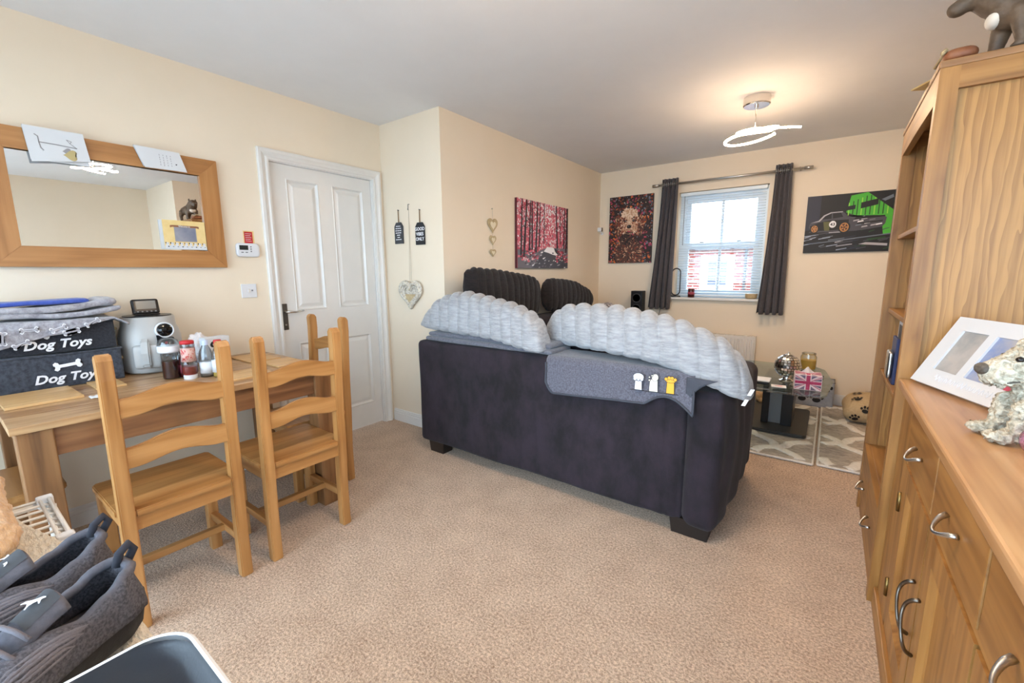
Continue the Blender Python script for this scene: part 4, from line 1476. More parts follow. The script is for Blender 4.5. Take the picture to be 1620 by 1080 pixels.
def curly_dog():
    t = thing('dog_statue', 'cream resin curly-haired puppy statue sitting on the sideboard', 'figurine', (3.366, 1.488, 0.884))
    # faces -x, slightly towards the camera
    A = math.radians(12)
    Rm = Matrix.Rotation(A, 4, 'Z')
    parts = [((0.055, 0, 0.085), (0.085, 0.075, 0.085)), ((0.0, 0, 0.13), (0.060, 0.062, 0.085)),
             ((-0.01, 0, 0.155), 0.055, (-0.02, 0, 0.20), 0.046),
             ((-0.025, 0, 0.225), (0.062, 0.060, 0.055)), ((-0.055, 0, 0.208), 0.048, (-0.100, 0, 0.192), 0.038),
             ((-0.095, 0, 0.178), (0.038, 0.044, 0.028)),
             ((-0.045, 0.04, 0.10), 0.030, (-0.060, 0.042, 0.03), 0.022), ((-0.085, 0.042, 0.018), (0.042, 0.026, 0.018)),
             ((-0.045, -0.04, 0.10), 0.030, (-0.060, -0.042, 0.03), 0.022), ((-0.085, -0.042, 0.018), (0.042, 0.026, 0.018)),
             ((0.06, 0.065, 0.045), (0.065, 0.035, 0.045)), ((0.06, -0.065, 0.045), (0.065, 0.035, 0.045)),
             ((0.0, 0.062, 0.215), 0.020, (0.005, 0.075, 0.155), 0.026), ((0.0, -0.062, 0.215), 0.020, (0.005, -0.075, 0.155), 0.026),
             ((-0.03, 0, 0.275), (0.035, 0.035, 0.016))]
    o = blob('body', parts, 'resin_curly', t, 0.0045, 3)
    # carved curls
    for v in o.data.vertices:
        p = v.co
        f = 0.0
        for s, a in ((55, 0.004), (110, 0.0024)):
            q = Vector(p) * s + Vector((2 * nz(p, 22), 2 * nz(p + Vector((3, 1, 0)), 22), 0))
            f += a * (1 - 2 * abs(noise.noise(q)) * 2.2)
        if p.x < -0.105 and p.z > 0.165:
            f *= 0.3
        v.co = p + v.normal * f * 1.0
    for s in (-1, 1):
        obj('eye', lathe([(0, -0.009), (0.007, -0.005), (0.009, 0), (0.007, 0.005), (0, 0.009)], 12, (-0.074, s * 0.033, 0.236)), 'eye_black', t, smooth=True)
    n = blob('nose', [((-0.130, 0, 0.200), (0.016, 0.026, 0.018))], 'nose_dark', t, 0.003, 2)
    obj('mouth', tube([(-0.128, -0.004, 0.178), (-0.118, -0.022, 0.170), (-0.095, -0.034, 0.168), (-0.07, -0.041, 0.176)], 0.0022, 6), 'nose_dark', t, smooth=True)
    t.rotation_euler = (0, 0, A)
    t.scale = (0.80, 0.80, 0.78)


curly_dog()
t = thing('glass_bauble', 'pink and clear glass bauble beside the puppy statue at the right edge', 'ornament', (3.345, 1.375, 0.882))
glass('pink_glass', (236, 190, 200), 0.12)
obj('bubble', lathe([(0.012, 0.0)] + [(0.032 * math.sin(a), 0.034 - 0.033 * math.cos(a)) for a in [PI * q / 14 for q in range(2, 14)]] + [(0, 0.067)], 24), 'pink_glass', t, smooth=True)
obj('petals', boxes(*[(0.008 * math.cos(k) - 0.008, 0.008 * math.cos(k) + 0.008, 0.012 * math.sin(k) - 0.006, 0.012 * math.sin(k) + 0.006, 0.005 + 0.007 * k, 0.010 + 0.007 * k) for k in range(6)]), 'rose_bits', t)

# ------------------------------------------------------------------ wood-framed mirror and its cards


def wall_mirror():
    t = thing('wall_mirror', 'wide oak-framed mirror on the left wall above the dining table', 'mirror', (0, 0, 0))
    ya, yb, za, zb = 0.292, 1.205, 1.297, 1.904
    w = 0.094
    D0, D1 = 0.004, 0.034
    # four mitred boards
    for nm, q, m in (('bottom', [(ya, za), (yb, za), (yb - w, za + w), (ya + w, za + w)], 'frame_y'), ('top', [(ya + w, zb - w), (yb - w, zb - w), (yb, zb), (ya, zb)], 'frame_y'),
                     ('near', [(ya, za), (ya + w, za + w), (ya + w, zb - w), (ya, zb)], 'frame_z'), ('far', [(yb - w, za + w), (yb, za), (yb, zb), (yb - w, zb - w)], 'frame_z')):
        obj('frame_board', prism(q, D0, D1, 'x', 0.0015), m, t)
    obj('frame_lip', boxes((0.012, 0.030, ya + w - 0.003, yb - w + 0.003, za + w - 0.003, za + w), (0.012, 0.030, ya + w - 0.003, yb - w + 0.003, zb - w, zb - w + 0.003)), 'oak_dark_y', t)
    obj('mirror_glass', box(0.012, 0.018, ya + w - 0.01, yb - w + 0.01, za + w - 0.01, zb - w + 0.01), 'mirror', t)


wall_mirror()


def fcard(name, label, pts, x, prints, m='paper', back=0.004, group=None):
    """a folded card hung over the mirror's top edge: pts = four (y,z) corners TL TR BR BL"""
    t = thing(name, label, 'card', (0, 0, 0), 0, group)
    q = [pts[3], pts[2], pts[1], pts[0]]
    obj('front_leaf', prism(q, x, x + 0.0012, 'x'), m, t)
    top = (Vector((0, pts[0][0], pts[0][1])), Vector((0, pts[1][0], pts[1][1])))
    # the back leaf hangs behind, between frame and wall side
    bm = bmesh.new()
    dn = Vector((0, pts[3][0] - pts[0][0], pts[3][1] - pts[0][1]))
    A, B_ = top
    vs = [bm.verts.new(p) for p in (A + Vector((x, 0, 0)), B_ + Vector((x, 0, 0)), B_ + Vector((0.0365, 0, 0.001)), A + Vector((0.0365, 0, 0.001)))]
    bm.faces.new(vs)
    obj('fold', bm, m, t, mods=[('SOLIDIFY', dict(thickness=0.001))])
    bm = bmesh.new()
    vs = [bm.verts.new(p) for p in (A + Vector((0.0365, 0, 0)), B_ + Vector((0.0365, 0, 0)), B_ + dn * 0.93 + Vector((0.0355, 0, 0)), A + dn * 0.93 + Vector((0.0355, 0, 0)))]
    bm.faces.new(vs)
    obj('back_leaf', bm, m, t, mods=[('SOLIDIFY', dict(thickness=0.0008))])
    return t


xcard = 0.050
c = fcard('greeting_card', 'larger white card with gold hearts and sideways lettering on the mirror top', [(0.450, 1.915), (0.644, 1.917), (0.658, 1.795), (0.462, 1.762)], xcard, None, group='cards hung on the mirror')
B = basis((xcard + 0.0014, 0.55, 1.842), (0, 1, 0.06), (0, 0.03, 1))
P = []


def stroke(pts, w, m, lay=0):
    for a, b in zip(pts, pts[1:]):
        d = (Vector(b) - Vector(a))
        if d.length < 1e-6:
            continue
        n_ = Vector((-d.y, d.x)).normalized() * w / 2
        d2 = d.normalized() * w * 0.3
        P.append(([tuple(Vector(a) - n_ - d2), tuple(Vector(b) - n_ + d2), tuple(Vector(b) + n_ + d2), tuple(Vector(a) + n_ - d2)], m, lay))


# sideways script: a tall T lying on its side, a small o, then two hearts
stroke([(-0.068, 0.044), (-0.058, 0.036), (-0.056, 0.010), (-0.052, -0.012), (-0.044, -0.022)], 0.004, 'grey_print')
stroke([(-0.056, 0.012), (0.00, 0.008), (0.05, 0.002), (0.066, 0.0)], 0.0045, 'grey_print')
stroke([(0.066, 0.0), (0.045, 0.018), (0.034, 0.034), (0.050, 0.028), (0.044, 0.018)], 0.0025, 'grey_print')
for (cx, cy, s, m) in ((0.030, -0.018, 0.030, 'grey_print'), (0.040, -0.034, 0.048, 'gold_print')):
    P.append(([(cx + (q[1]) * 1.0, cy - q[0]) for q in heart(0, 0, s, s)], m, 1 if m == 'grey_print' else 2))
flat('lettering', P, B, c, 0.0003)
c = fcard('greeting_card', 'smaller white card with a round printed verse on the mirror top', [(0.830, 1.912), (1.022, 1.910), (1.050, 1.814), (0.866, 1.810)], xcard, None, group='cards hung on the mirror')
B = basis((xcard + 0.0014, 0.955, 1.862), (0, 1, 0), (0, 0.2, 1))
P = []
for k in range(5):
    for j in range(4):
        L_ = 0.008 + 0.012 * R.random()
        stroke([(-0.028 + 0.016 * j + 0.003 * k, 0.024 - 0.012 * k), (-0.028 + 0.016 * j + 0.003 * k + 0.002, 0.024 - 0.012 * k - L_ * 0.5)], 0.0022, 'grey_print')
P.append((heart(0.052, -0.018, 0.008, 0.008), 'dark_grey', 0))
flat('lettering', P, B, c, 0.0003)


def corner_card():
    t = thing('greeting_card', 'cream card with cartoon dogs and a blurred photo, in the lower corner of the mirror', 'card', (0, 0, 0), 0, 'cards hung on the mirror')
    x = 0.034
    ya, yb, za, zb = 0.910, 1.108, 1.396, 1.552
    obj('front_leaf', box(x, x + 0.0014, ya, yb, za, zb), 'card_cream', t)
    bm = bmesh.new()
    bm.faces.new([bm.verts.new(p) for p in ((x - 0.0005, yb, za), (0.021, ya - 0.012, za), (0.021, ya - 0.012, zb), (x - 0.0005, yb, zb))])
    obj('back_leaf', bm, 'paper', t, mods=[('SOLIDIFY', dict(thickness=0.0008))])
    B = basis((x + 0.0015, (ya + yb) / 2, za), (0, 1, 0), (0, 0, 1))
    P = [(rect(-0.045, 0.050, 0.046, 0.118), 'photo_blur', 2), (rect(-0.049, 0.054, 0.042, 0.122), 'grey_print', 1),
         (rect(-0.055, 0.058, 0.120, 0.130), 'tan_leather', 3), ([(-0.066, 0.116), (-0.055, 0.120), (-0.055, 0.130), (-0.066, 0.128)], 'tan_leather', 2), ([(0.058, 0.120), (0.069, 0.116), (0.069, 0.128), (0.058, 0.130)], 'tan_leather', 2)]
    for k in range(9):
        cx = -0.086 + 0.0215 * k
        P.append((ell(cx, 0.012, 0.012, 0.013, 12), 'paper', 3))
        P.append((ell(cx, 0.030, 0.008, 0.007, 12), 'paper', 4))
        P.append((ell(cx - 0.007, 0.033, 0.003, 0.005, 8), 'print_black' if k % 2 else 'jute', 5))
        P.append((ell(cx + 0.003, 0.031, 0.0015, 0.0015, 6), 'print_black', 6))
        P.append((ell(cx + 0.004, 0.014, 0.004, 0.003, 8), 'grey_print' if k % 3 else 'print_black', 5))
    P.append((rect(-0.099, 0.099, 0.0, 0.006), 'paper', 2))
    flat('print', P, B, t, 0.0001)
    text('banner_lettering', 'Welcome to', 0.0105, basis((x + 0.0022, (ya + yb) / 2, za + 0.125), (0, 1, 0), (0, 0, 1)), 'paper', t, bold=0.0003, ext=0.0001)


corner_card()

# ------------------------------------------------------------------ left wall fittings
t = thing('thermostat', 'white wall thermostat with a small grey display beside the door', 'thermostat', (0, 1.337, 1.405))
obj('case', softbox(0, 0.024, -0.068, 0.068, -0.042, 0.042, (0.008, 0.022, 0.022), (6, 16, 10)), 'white_plastic', t, smooth=True)
obj('display', box(0.024, 0.0252, -0.052, -0.002, 0.0, 0.028), 'dark_lcd', t)
for k in range(3):
    obj('button', box(0.024, 0.0262, 0.010, 0.018, 0.016 - 0.014 * k, 0.024 - 0.014 * k, 0.001), 'mid_grey', t)
for k in range(2):
    obj('button', box(0.024, 0.0262, -0.044 + 0.024 * k, -0.030 + 0.024 * k, -0.018, -0.012, 0.001), 'mid_grey', t)
t = thing('red_note', 'small red printed note in a clear sleeve above the thermostat', 'note', (0, 1.352, 1.484))
obj('note_card', box(0.001, 0.003, -0.024, 0.024, -0.036, 0.034), 'red_print', t)
obj('sleeve', box(0.0002, 0.0009, -0.029, 0.034, -0.036, 0.040), 'card_cream', t)
P = []
for k in range(5):
    stroke([(-0.018, 0.022 - 0.011 * k), (0.016 - 0.005 * (k % 2), 0.021 - 0.011 * k)], 0.0022, 'paper')
flat('lines', P, basis((0.003, 0, 0), (0, 1, 0), (0, 0, 1)), t, 0.0001)
t = thing('light_switch', 'white light switch plate on the left wall beside the door', 'switch', (0, 1.323, 1.152))
obj('plate', box(0, 0.009, -0.045, 0.045, -0.043, 0.043, 0.003), 'white_plastic', t)
obj('rocker', box(0.009, 0.013, -0.008, 0.004, -0.012, 0.012, 0.002), 'white_gloss', t)
obj('dial', lathe([(0.005, 0), (0.005, 0.004), (0, 0.004)], 10), 'mid_grey', t).matrix_local = Matrix.Translation((0.009, 0.016, 0.002)) @ Matrix.Rotation(PI / 2, 4, 'Y')

# ------------------------------------------------------------------ hangings on the return wall and on the long wall


def slate_tag(label, x, zt, zb, m, lines, body):
    t = thing('hanging_tag', label, 'wall sign', (x, YB, zb), 0, 'slate tags on the wall')
    h = zt - zb
    w = 0.050
    obj('plaque', prism([(-w, 0), (w, 0), (w, h - 0.03), (w * 0.55, h), (-w * 0.55, h), (-w, h - 0.03)], -0.012, -0.003, 'y', 0.001), m, t)
    obj('cord', tube([(-0.003, -0.008, h - 0.012), (-0.002, -0.008, h + 0.09), (0.002, -0.008, h + 0.09), (0.003, -0.008, h - 0.012)], 0.0022, 6), 'jute', t, smooth=True)
    obj('nail', tube([(0, 0.0, h + 0.092), (0, -0.014, h + 0.094)], 0.003, 6), 'dark_grey', t)
    Bt = basis((0, -0.0125, 0), (1, 0, 0), (0, 0, 1))
    if body:
        for k, s in enumerate(body):
            text('lettering', s, 0.034, Bt @ Matrix.Translation((0, h * 0.70 - k * 0.037, 0)), 'print_white', t, bold=0.0008, ext=0.0002)
    else:
        global P
        P = []
        for k in range(7):
            L_ = (0.026, 0.032, 0.035, 0.032, 0.018, 0.014, 0.032)[k]
            for j in range(3):
                stroke([(-L_ + j * L_ * 0.7, h * 0.82 - 0.017 * k), (-L_ + j * L_ * 0.7 + L_ * 0.5, h * 0.82 - 0.017 * k)], 0.006, 'print_white')
        flat('lettering', P, Bt, t, 0.0002)


slate_tag('grey slate tag with small white lettering hung beside the door', 0.190, 1.648, 1.485, 'slate', 7, None)
slate_tag('black slate tag reading GOOD VIBES ONLY hung right of the heart cord', 0.434, 1.632, 1.468, 'slate_black', 3, ['GOOD', 'VIBES', 'ONLY'])

t = thing('wicker_heart', 'white wicker heart hanging from a long cord beside the sofa', 'wall decoration', (0.315, YB, 1.085))
rb = bmesh.new()
for ring, rad, dy in ((1.0, 0.017, 0), (0.84, 0.014, 0.004), (0.92, 0.012, -0.012), (0.66, 0.008, 0.004)):
    add_tube(rb, [(p[0], -0.026 + dy, p[1]) for p in heart(0, 0, 0.235 * ring, 0.195 * ring, 44)], rad, 8, closed=True)
bmesh.ops.recalc_face_normals(rb, faces=list(rb.faces))
obj('heart_weave', rb, 'wicker', t, smooth=True)
obj('heart_back', prism(heart(0, 0, 0.18, 0.15, 30), -0.016, -0.008, 'y', 0.002), 'wicker', t)
obj('pocket', prism([(-0.06, 0.005), (0.06, 0.005), (0.045, -0.035), (0.0, -0.068), (-0.045, -0.035)], -0.034, -0.016, 'y', 0.004), 'driftwood', t)
for k in range(30):
    h_ = heart(0, 0, 0.235 * 0.92, 0.195 * 0.92, 30)[k]
    if k == 0:
        lf = prism(ell(0, 0, 0.016, 0.008, 10), -0.002, 0.002, 'y')
        o = obj('leaf', lf, 'heart_pale', t)
        first = o
    else:
        o = first.copy()
        COL.objects.link(o)
    o.location = (h_[0], -0.044, h_[1])
    o.rotation_euler = (0.3 * math.sin(k * 2.0), k * 1.9, 0)
obj('cord', tube([(-0.012, -0.02, 0.06), (-0.004, -0.012, 0.40), (0.001, -0.010, 0.652), (0.004, -0.012, 0.40), (0.010, -0.02, 0.06)], 0.0016, 6), 'twine', t)
obj('hook', tube([(0.0, 0.0, 0.69), (0, -0.012, 0.69), (0.0, -0.014, 0.66), (-0.004, -0.012, 0.648), (-0.010, -0.010, 0.655)], 0.0025, 6), 'dark_grey', t)
t = thing('heart_string', 'string of three pale wooden hearts on the wall above the sofa', 'wall decoration', (XC, 2.962, 1.39))
for (z, w, h) in ((0.245, 0.130, 0.120), (0.128, 0.085, 0.080), (0.025, 0.078, 0.062)):
    ho = obj('heart', prism(heart(0.0, z, w, h, 30), 0.004, 0.016, 'x', 0.002), 'driftwood', t)
    obj('inset', prism(heart(0.0, z, w * 0.55, h * 0.55, 24), 0.016, 0.0175, 'x'), 'heart_pale', ho)
obj('cord', tube([(0.010, 0, 0.05), (0.010, 0, 0.3), (0.010, 0, 0.38)], 0.0015, 6), 'twine', t)
obj('nail', tube([(0, 0, 0.382), (0.014, 0, 0.384)], 0.003, 6), 'steel', t)
t = thing('security_camera', 'small white camera with a black face at the far left corner', 'camera', (0.700, YD, 1.735))
obj('mount', lathe([(0.018, 0), (0.018, 0.006), (0, 0.006)], 14), 'white_plastic', t).matrix_local = Matrix.Translation((0, 0, -0.03)) @ Matrix.Rotation(PI / 2, 4, 'X')
obj('arm', tube([(0, -0.003, -0.03), (0, -0.035, -0.03), (0.005, -0.045, -0.01)], 0.006, 8), 'white_plastic', t, smooth=True)
cb = obj('body', box(-0.03, 0.02, -0.075, -0.03, -0.012, 0.038, 0.008), 'white_plastic', t)
obj('lens_face', box(0.018, 0.0225, -0.07, -0.035, -0.008, 0.034, 0.002), 'black_gloss', cb)
# ------------------------------------------------------------------ things on the dining table
TT = 0.766


def bone(cx, cy, L_, r, ang):
    """outline of a cartoon bone"""
    out = []
    pts = []
    for s in (1, -1):
        ex = s * L_ / 2
        for a in ([-100, -60, -20, 20, 60, 95, 120] if s > 0 else []):
            pass
    right = [(L_ / 2 - r * 0.6, -r * 0.55), (L_ / 2 - r * 0.35, -r * 1.25), (L_ / 2 + r * 0.3, -r * 1.6), (L_ / 2 + r * 0.95, -r * 1.1), (L_ / 2 + r * 0.95, -r * 0.45), (L_ / 2 + r * 0.55, 0),
             (L_ / 2 + r * 0.95, r * 0.45), (L_ / 2 + r * 0.95, r * 1.1), (L_ / 2 + r * 0.3, r * 1.6), (L_ / 2 - r * 0.35, r * 1.25), (L_ / 2 - r * 0.6, r * 0.55)]
    left = [(-x, -y) for x, y in right]
    for x, y in right + left:
        out.append((cx + x * math.cos(ang) - y * math.sin(ang), cy + x * math.sin(ang) + y * math.cos(ang)))
    return out


def toy_box(label, loc, rz, m, w, h, seed, prints=True):
    t = thing('toy_box', label, 'storage box', loc, rz, 'felt dog toy boxes on the table')
    d = 0.215

    def fn(p, n):
        q = p.copy()
        k = p.z / h
        q += Vector((0.007 * nz((p.y * 2, p.z * 2, seed), 3) * (1 if n.x > 0.3 else 0.3), 0.004 * nz((p.x, p.z, seed + 4), 5), 0))
        if n.z > 0.5:
            q.z += 0.004 * math.sin(p.y * 14 + seed)
        return q
    obj('felt_body', softbox(-d, 0.0, 0, w, 0, h, (0.008, 0.008, 0.006), (8, 30, 14), fn), m, t, smooth=True)
    rim = bmesh.new()
    add_tube(rim, [(p[0], p[1], h - 0.002) for p in rrect(-d - 0.001, 0.003, 0 - 0.001, w + 0.001, 0.01)], 0.004, 6, closed=True)
    obj('rim_binding', rim, m, t, smooth=True)
    hd = obj('handle', tube([(-0.13, w + 0.002, h * 0.60), (-0.13, w + 0.016, h * 0.60), (-0.085, w + 0.016, h * 0.60), (-0.085, w + 0.002, h * 0.60)], 0.008, 6), 'tan_felt', t)
    Bt = basis((0.0078, 0, 0), (0, 1, 0), (0, 0, 1))
    text('lettering', 'Dog Toys', 0.052, Bt @ Matrix.Translation((w * 0.52, h * 0.30, 0)), 'print_white', t, shear=0.28, bold=0.0016, ext=0.0004, space=1.02)
    flat('bone_print', [(bone(w * 0.53, h * 0.66, 0.066, 0.0125, 0.1), 'print_white', 0)], Bt, t, 0.0006)
    return t


toy_box('grey felt dog toy box with bone print, bottom of the stack on the table', (0.262, 0.222, TT), 0.0, 'felt_grey', 0.402, 0.150, 1)
toy_box('black felt dog toy box with bone print, under the draped blanket', (0.256, 0.205, TT + 0.155), 0.0, 'felt_black', 0.408, 0.132, 5)


def bone_blanket():
    t = thing('bone_blanket', 'grey plush blanket with white bones draped over the toy boxes', 'blanket', (0, 0, 0))
    z0 = TT + 0.155 + 0.132 + 0.008

    def fn(u, v):
        y = 0.185 + 0.475 * u
        # the front hang is long at the near end and short at the far end
        hang = 0.100 * max(0.0, 1 - max(0.0, (u - 0.12)) / 0.78) + 0.006
        if u < 0.12:
            hang = 0.07 + 0.03 * u / 0.12
        k = v
        if k < 0.6:
            x = 0.06 + 0.215 * (k / 0.6)
            z = z0 + 0.006 * nz((x * 4, y * 4, 0), 2) + 0.004
        else:
            q = (k - 0.6) / 0.4
            x = 0.275 + 0.014 * math.sin(min(1, q * 3) * PI / 2) + 0.006 * math.sin(y * 30) * q
            z = z0 + 0.004 - hang * q
        if u > 0.9:
            z -= 0.03 * (u - 0.9) / 0.1
        return Vector((x, y, z))
    obj('lower_layer', grid(60, 40, fn), 'plush_grey', t, smooth=True, mods=[('SOLIDIFY', dict(thickness=0.008, offset=1))])
    for (za, zb, ya, yb, xa) in ((0.014, 0.036, 0.19, 0.645, 0.272), (0.036, 0.062, 0.20, 0.635, 0.262)):
        def f2(p, n, za=za):
            k = (p.y - 0.19) / 0.45
            return p + Vector((0.010 * math.sin(p.y * 11 + za * 90) - 0.015 * k, 0.006 * nz(p, 6), 0.012 * math.sin(p.y * 9 + za * 60) * k + 0.010 * nz(p, 9) + 0.012 * k * k))
        obj('folded_layer', softbox(0.07, xa, ya, yb, z0 + za, z0 + zb, (0.010, 0.012, 0.010), (16, 40, 4), f2), 'plush_grey', t, smooth=True)
    obj('rolled_end', softbox(0.10, 0.250, 0.555, 0.642, z0 + 0.058, z0 + 0.092, (0.03, 0.03, 0.016), (12, 10, 6), lambda p, n: p + Vector((0.006 * nz(p, 14), 0.006 * nz(p, 11), 0.010 * nz(p, 12)))), 'plush_grey', t, smooth=True)
    # bone outlines printed on the hanging front
    P_ = []
    for u, zz, a in ((0.16, 0.055, 1.45), (0.32, 0.028, 0.06), (0.50, 0.030, 0.35), (0.58, 0.048, 0.2), (0.73, 0.014, 0.5), (0.26, 0.085, 0.4)):
        y = 0.185 + 0.475 * u
        P_.append((bone(y, z0 - zz, 0.040, 0.0085, a), 'print_white', 0))
        P_.append((bone(y, z0 - zz, 0.040, 0.0060, a), 'plush_grey', 1))
    flat('bone_print', P_, basis((0.3015, 0, 0), (0, 1, 0), (0, 0, 1)), t, 0.0006)


bone_blanket()
t = thing('blue_cloth', 'folded royal blue cloth on top of the bone blanket', 'cloth', (0.15, 0.36, 1.126))
obj('cloth_fold', softbox(-0.09, 0.085, -0.16, 0.185, 0.0, 0.022, (0.02, 0.02, 0.009), (12, 24, 4), lambda p, n: p + Vector((0, 0.004 * nz(p, 7), 0.006 * nz(p, 8) + 0.012 * (p.y + 0.1)))), 'plush_blue', t, smooth=True)


def air_fryer():
    t = thing('air_fryer', 'light grey air fryer with a round dark dial behind the bottles', 'air fryer', (0.152, 0.764, TT))
    prof = [(0.105, 0.0), (0.118, 0.008), (0.122, 0.02), (0.126, 0.05), (0.126, 0.18), (0.118, 0.215), (0.110, 0.235), (0.108, 0.275), (0.104, 0.283), (0, 0.283)]
    bm = lathe(prof, 56)
    for v in bm.verts:                                   # squarer plan
        p = v.co
        r = math.hypot(p.x, p.y)
        if r > 1e-4:
            a = math.atan2(p.y, p.x)
            k = (abs(math.cos(a)) ** 3.2 + abs(math.sin(a)) ** 3.2) ** (-1 / 3.2)
            v.co.x, v.co.y = p.x * (0.55 + 0.45 * k), p.y * (0.55 + 0.45 * k)
    obj('housing', bm, 'fryer_grey', t, smooth='auto')
    obj('top_plate', lathe([(0.100, 0.283), (0.098, 0.288), (0, 0.289)], 40), 'black_plastic', t, smooth='auto')
    # drawer front with a swept handle on the camera side
    F = Matrix.Rotation(math.radians(14), 4, 'Z')
    dr = obj('basket_drawer', softbox(0.108, 0.143, -0.052, 0.060, 0.03, 0.150, (0.014, 0.02, 0.02), (6, 10, 10)), 'fryer_grey', t, smooth=True)
    dr.rotation_euler = (0, 0, math.radians(-24))
    hd = obj('handle', prism([(0.128, 0.035), (0.146, 0.03), (0.162, 0.05), (0.164, 0.11), (0.150, 0.165), (0.132, 0.185)], -0.020, 0.014, 'y', 0.006), 'fryer_grey', t)
    hd.rotation_euler = (0, 0, math.radians(-22))
    pn = obj('control_panel', prism([(-0.032, 0.112), (0.034, 0.112), (0.040, 0.175), (-0.038, 0.195)], 0.130, 0.136, 'x', 0.002), 'black_gloss', t)
    pn.rotation_euler = (0, 0, math.radians(12))
    dg = bpy.data.objects
    D = Matrix.Translation((0.118, 0.030, 0.215)) @ Matrix.Rotation(PI / 2 - 0.10, 4, 'Y')
    o = obj('dial_ring', lathe([(0.034, 0.0), (0.040, 0.0), (0.040, 0.014), (0.036, 0.018), (0.034, 0.014)], 32), 'white_plastic', t, smooth='auto')
    o.matrix_local = D
    o2 = obj('dial', lathe([(0.034, 0.0), (0.034, 0.013), (0.030, 0.016), (0, 0.016)], 32), 'black_gloss', t, smooth='auto')
    o2.matrix_local = D
    for k in range(3):
        b = obj('panel_icon', boxes((0.1362, 0.1366, -0.022 + 0.017 * k, -0.010 + 0.017 * k, 0.145, 0.157), (0.1362, 0.1366, -0.022 + 0.017 * k, -0.010 + 0.017 * k, 0.124, 0.134)), 'red_print' if k == 1 else 'lcd', t)
        b.rotation_euler = (0, 0, math.radians(12))


air_fryer()
t = thing('weather_station', 'black digital clock display standing on top of the air fryer', 'clock', (0.17, 0.760, TT + 0.290))
D = Matrix.Rotation(math.radians(-14), 4, 'Y')
o = obj('case', softbox(-0.010, 0.012, -0.056, 0.054, 0.004, 0.080, (0.006, 0.010, 0.010), (6, 14, 10)), 'black_plastic', t, smooth=True); o.matrix_local = D
o = obj('screen', box(0.012, 0.0132, -0.040, 0.040, 0.028, 0.070), 'lcd', t); o.matrix_local = D
for k in range(5):
    o = obj('button', box(0.012, 0.0142, -0.040 + 0.018 * k, -0.033 + 0.018 * k, 0.012, 0.018), 'mid_grey', t); o.matrix_local = D
obj('foot', box(-0.04, 0.02, -0.05, 0.05, 0, 0.006, 0.002), 'black_plastic', t)


def lab_band(r, z0, z1, m, t, nm='label_band', n=28):
    obj(nm, lathe([(r, z0), (r, z1)], n), m, t, smooth=True)


# jars and bottles on the table
t = thing('storage_jar', 'clear jar of dark sauce with a wide white band on the table', 'jar', (0.462, 0.752, TT))
obj('jar_glass', lathe([(0.030, 0), (0.034, 0.004), (0.034, 0.125), (0.040, 0.135), (0.042, 0.165), (0.038, 0.185), (0.020, 0.195), (0, 0.197)], 28), 'clear_plastic', t, smooth=True)
obj('contents', lathe([(0.029, 0.003), (0.0325, 0.006), (0.0325, 0.085), (0, 0.086)], 24), 'jam', t, smooth='auto')
obj('white_band', lathe([(0.0425, 0.128), (0.0445, 0.134), (0.0445, 0.155), (0.0425, 0.160)], 28), 'white_plastic', t, smooth=True)
t = thing('sauce_bottle', 'slim dark sauce bottle standing between the jar and the squeezy bottle', 'bottle', (0.470, 0.800, TT))
obj('bottle_glass', lathe([(0.018, 0), (0.021, 0.004), (0.021, 0.08), (0.010, 0.105), (0.010, 0.125), (0, 0.126)], 20), 'jam', t, smooth=True)
obj('label_band', lathe([(0.0215, 0.02), (0.0215, 0.06)], 20), 'rose_bits', t, smooth=True)
t = thing('squeezy_bottle', 'upside-down squeezy sauce bottle with a red and white label on the table', 'bottle', (0.545, 0.802, TT))
obj('cap', lathe([(0.026, 0), (0.028, 0.003), (0.028, 0.018), (0.024, 0.021), (0, 0.021)], 24), 'white_plastic', t, smooth='auto')
obj('contents', lathe([(0.026, 0.022), (0.030, 0.030), (0.029, 0.060), (0, 0.061)], 24), 'sauce', t, smooth='auto')
obj('bottle_body', lathe([(0.024, 0.021), (0.032, 0.030), (0.031, 0.075), (0.027, 0.12), (0.029, 0.16), (0.027, 0.178), (0, 0.18)], 28), 'clear_plastic', t, smooth=True)
mat('label_pink', (206, 168, 156), 0.5, c2=(184, 60, 58), ns=55, lo=0.52, hi=0.60)
obj('red_label', lathe([(0.0305, 0.085), (0.0285, 0.115), (0.0292, 0.150)], 28), 'label_pink', t, smooth=True)
obj('base_rim', lathe([(0.0282, 0.168), (0.0282, 0.181), (0.024, 0.184)], 24), 'red_print', t, smooth=True)
t = thing('water_bottle', 'clear bottle with a pale blue cap and white label behind the red-capped bottle', 'bottle', (0.560, 0.868, TT))
obj('bottle_body', lathe([(0.028, 0), (0.030, 0.005), (0.030, 0.10), (0.026, 0.125), (0.012, 0.155), (0.012, 0.165), (0, 0.165)], 24), 'clear_plastic', t, smooth=True)
obj('label_band', lathe([(0.0305, 0.02), (0.0305, 0.075)], 24), 'paper', t, smooth=True)
mat('pale_blue', (190, 206, 232), 0.4)
obj('cap', lathe([(0.0145, 0.155), (0.0145, 0.178), (0, 0.179)], 18), 'pale_blue', t, smooth='auto')
t = thing('red_capped_bottle', 'clear bottle with a red cap and white label behind the nearest chair post', 'bottle', (0.610, 0.905, TT))
obj('bottle_body', lathe([(0.028, 0), (0.031, 0.005), (0.031, 0.095), (0.027, 0.12), (0.013, 0.15), (0.013, 0.16), (0, 0.16)], 24), 'clear_plastic', t, smooth=True)
obj('contents', lathe([(0.027, 0.003), (0.029, 0.008), (0.029, 0.06), (0, 0.061)], 22), 'candle_wax', t, smooth='auto')
obj('label_band', lathe([(0.0315, 0.025), (0.0315, 0.085)], 24), 'paper', t, smooth=True)
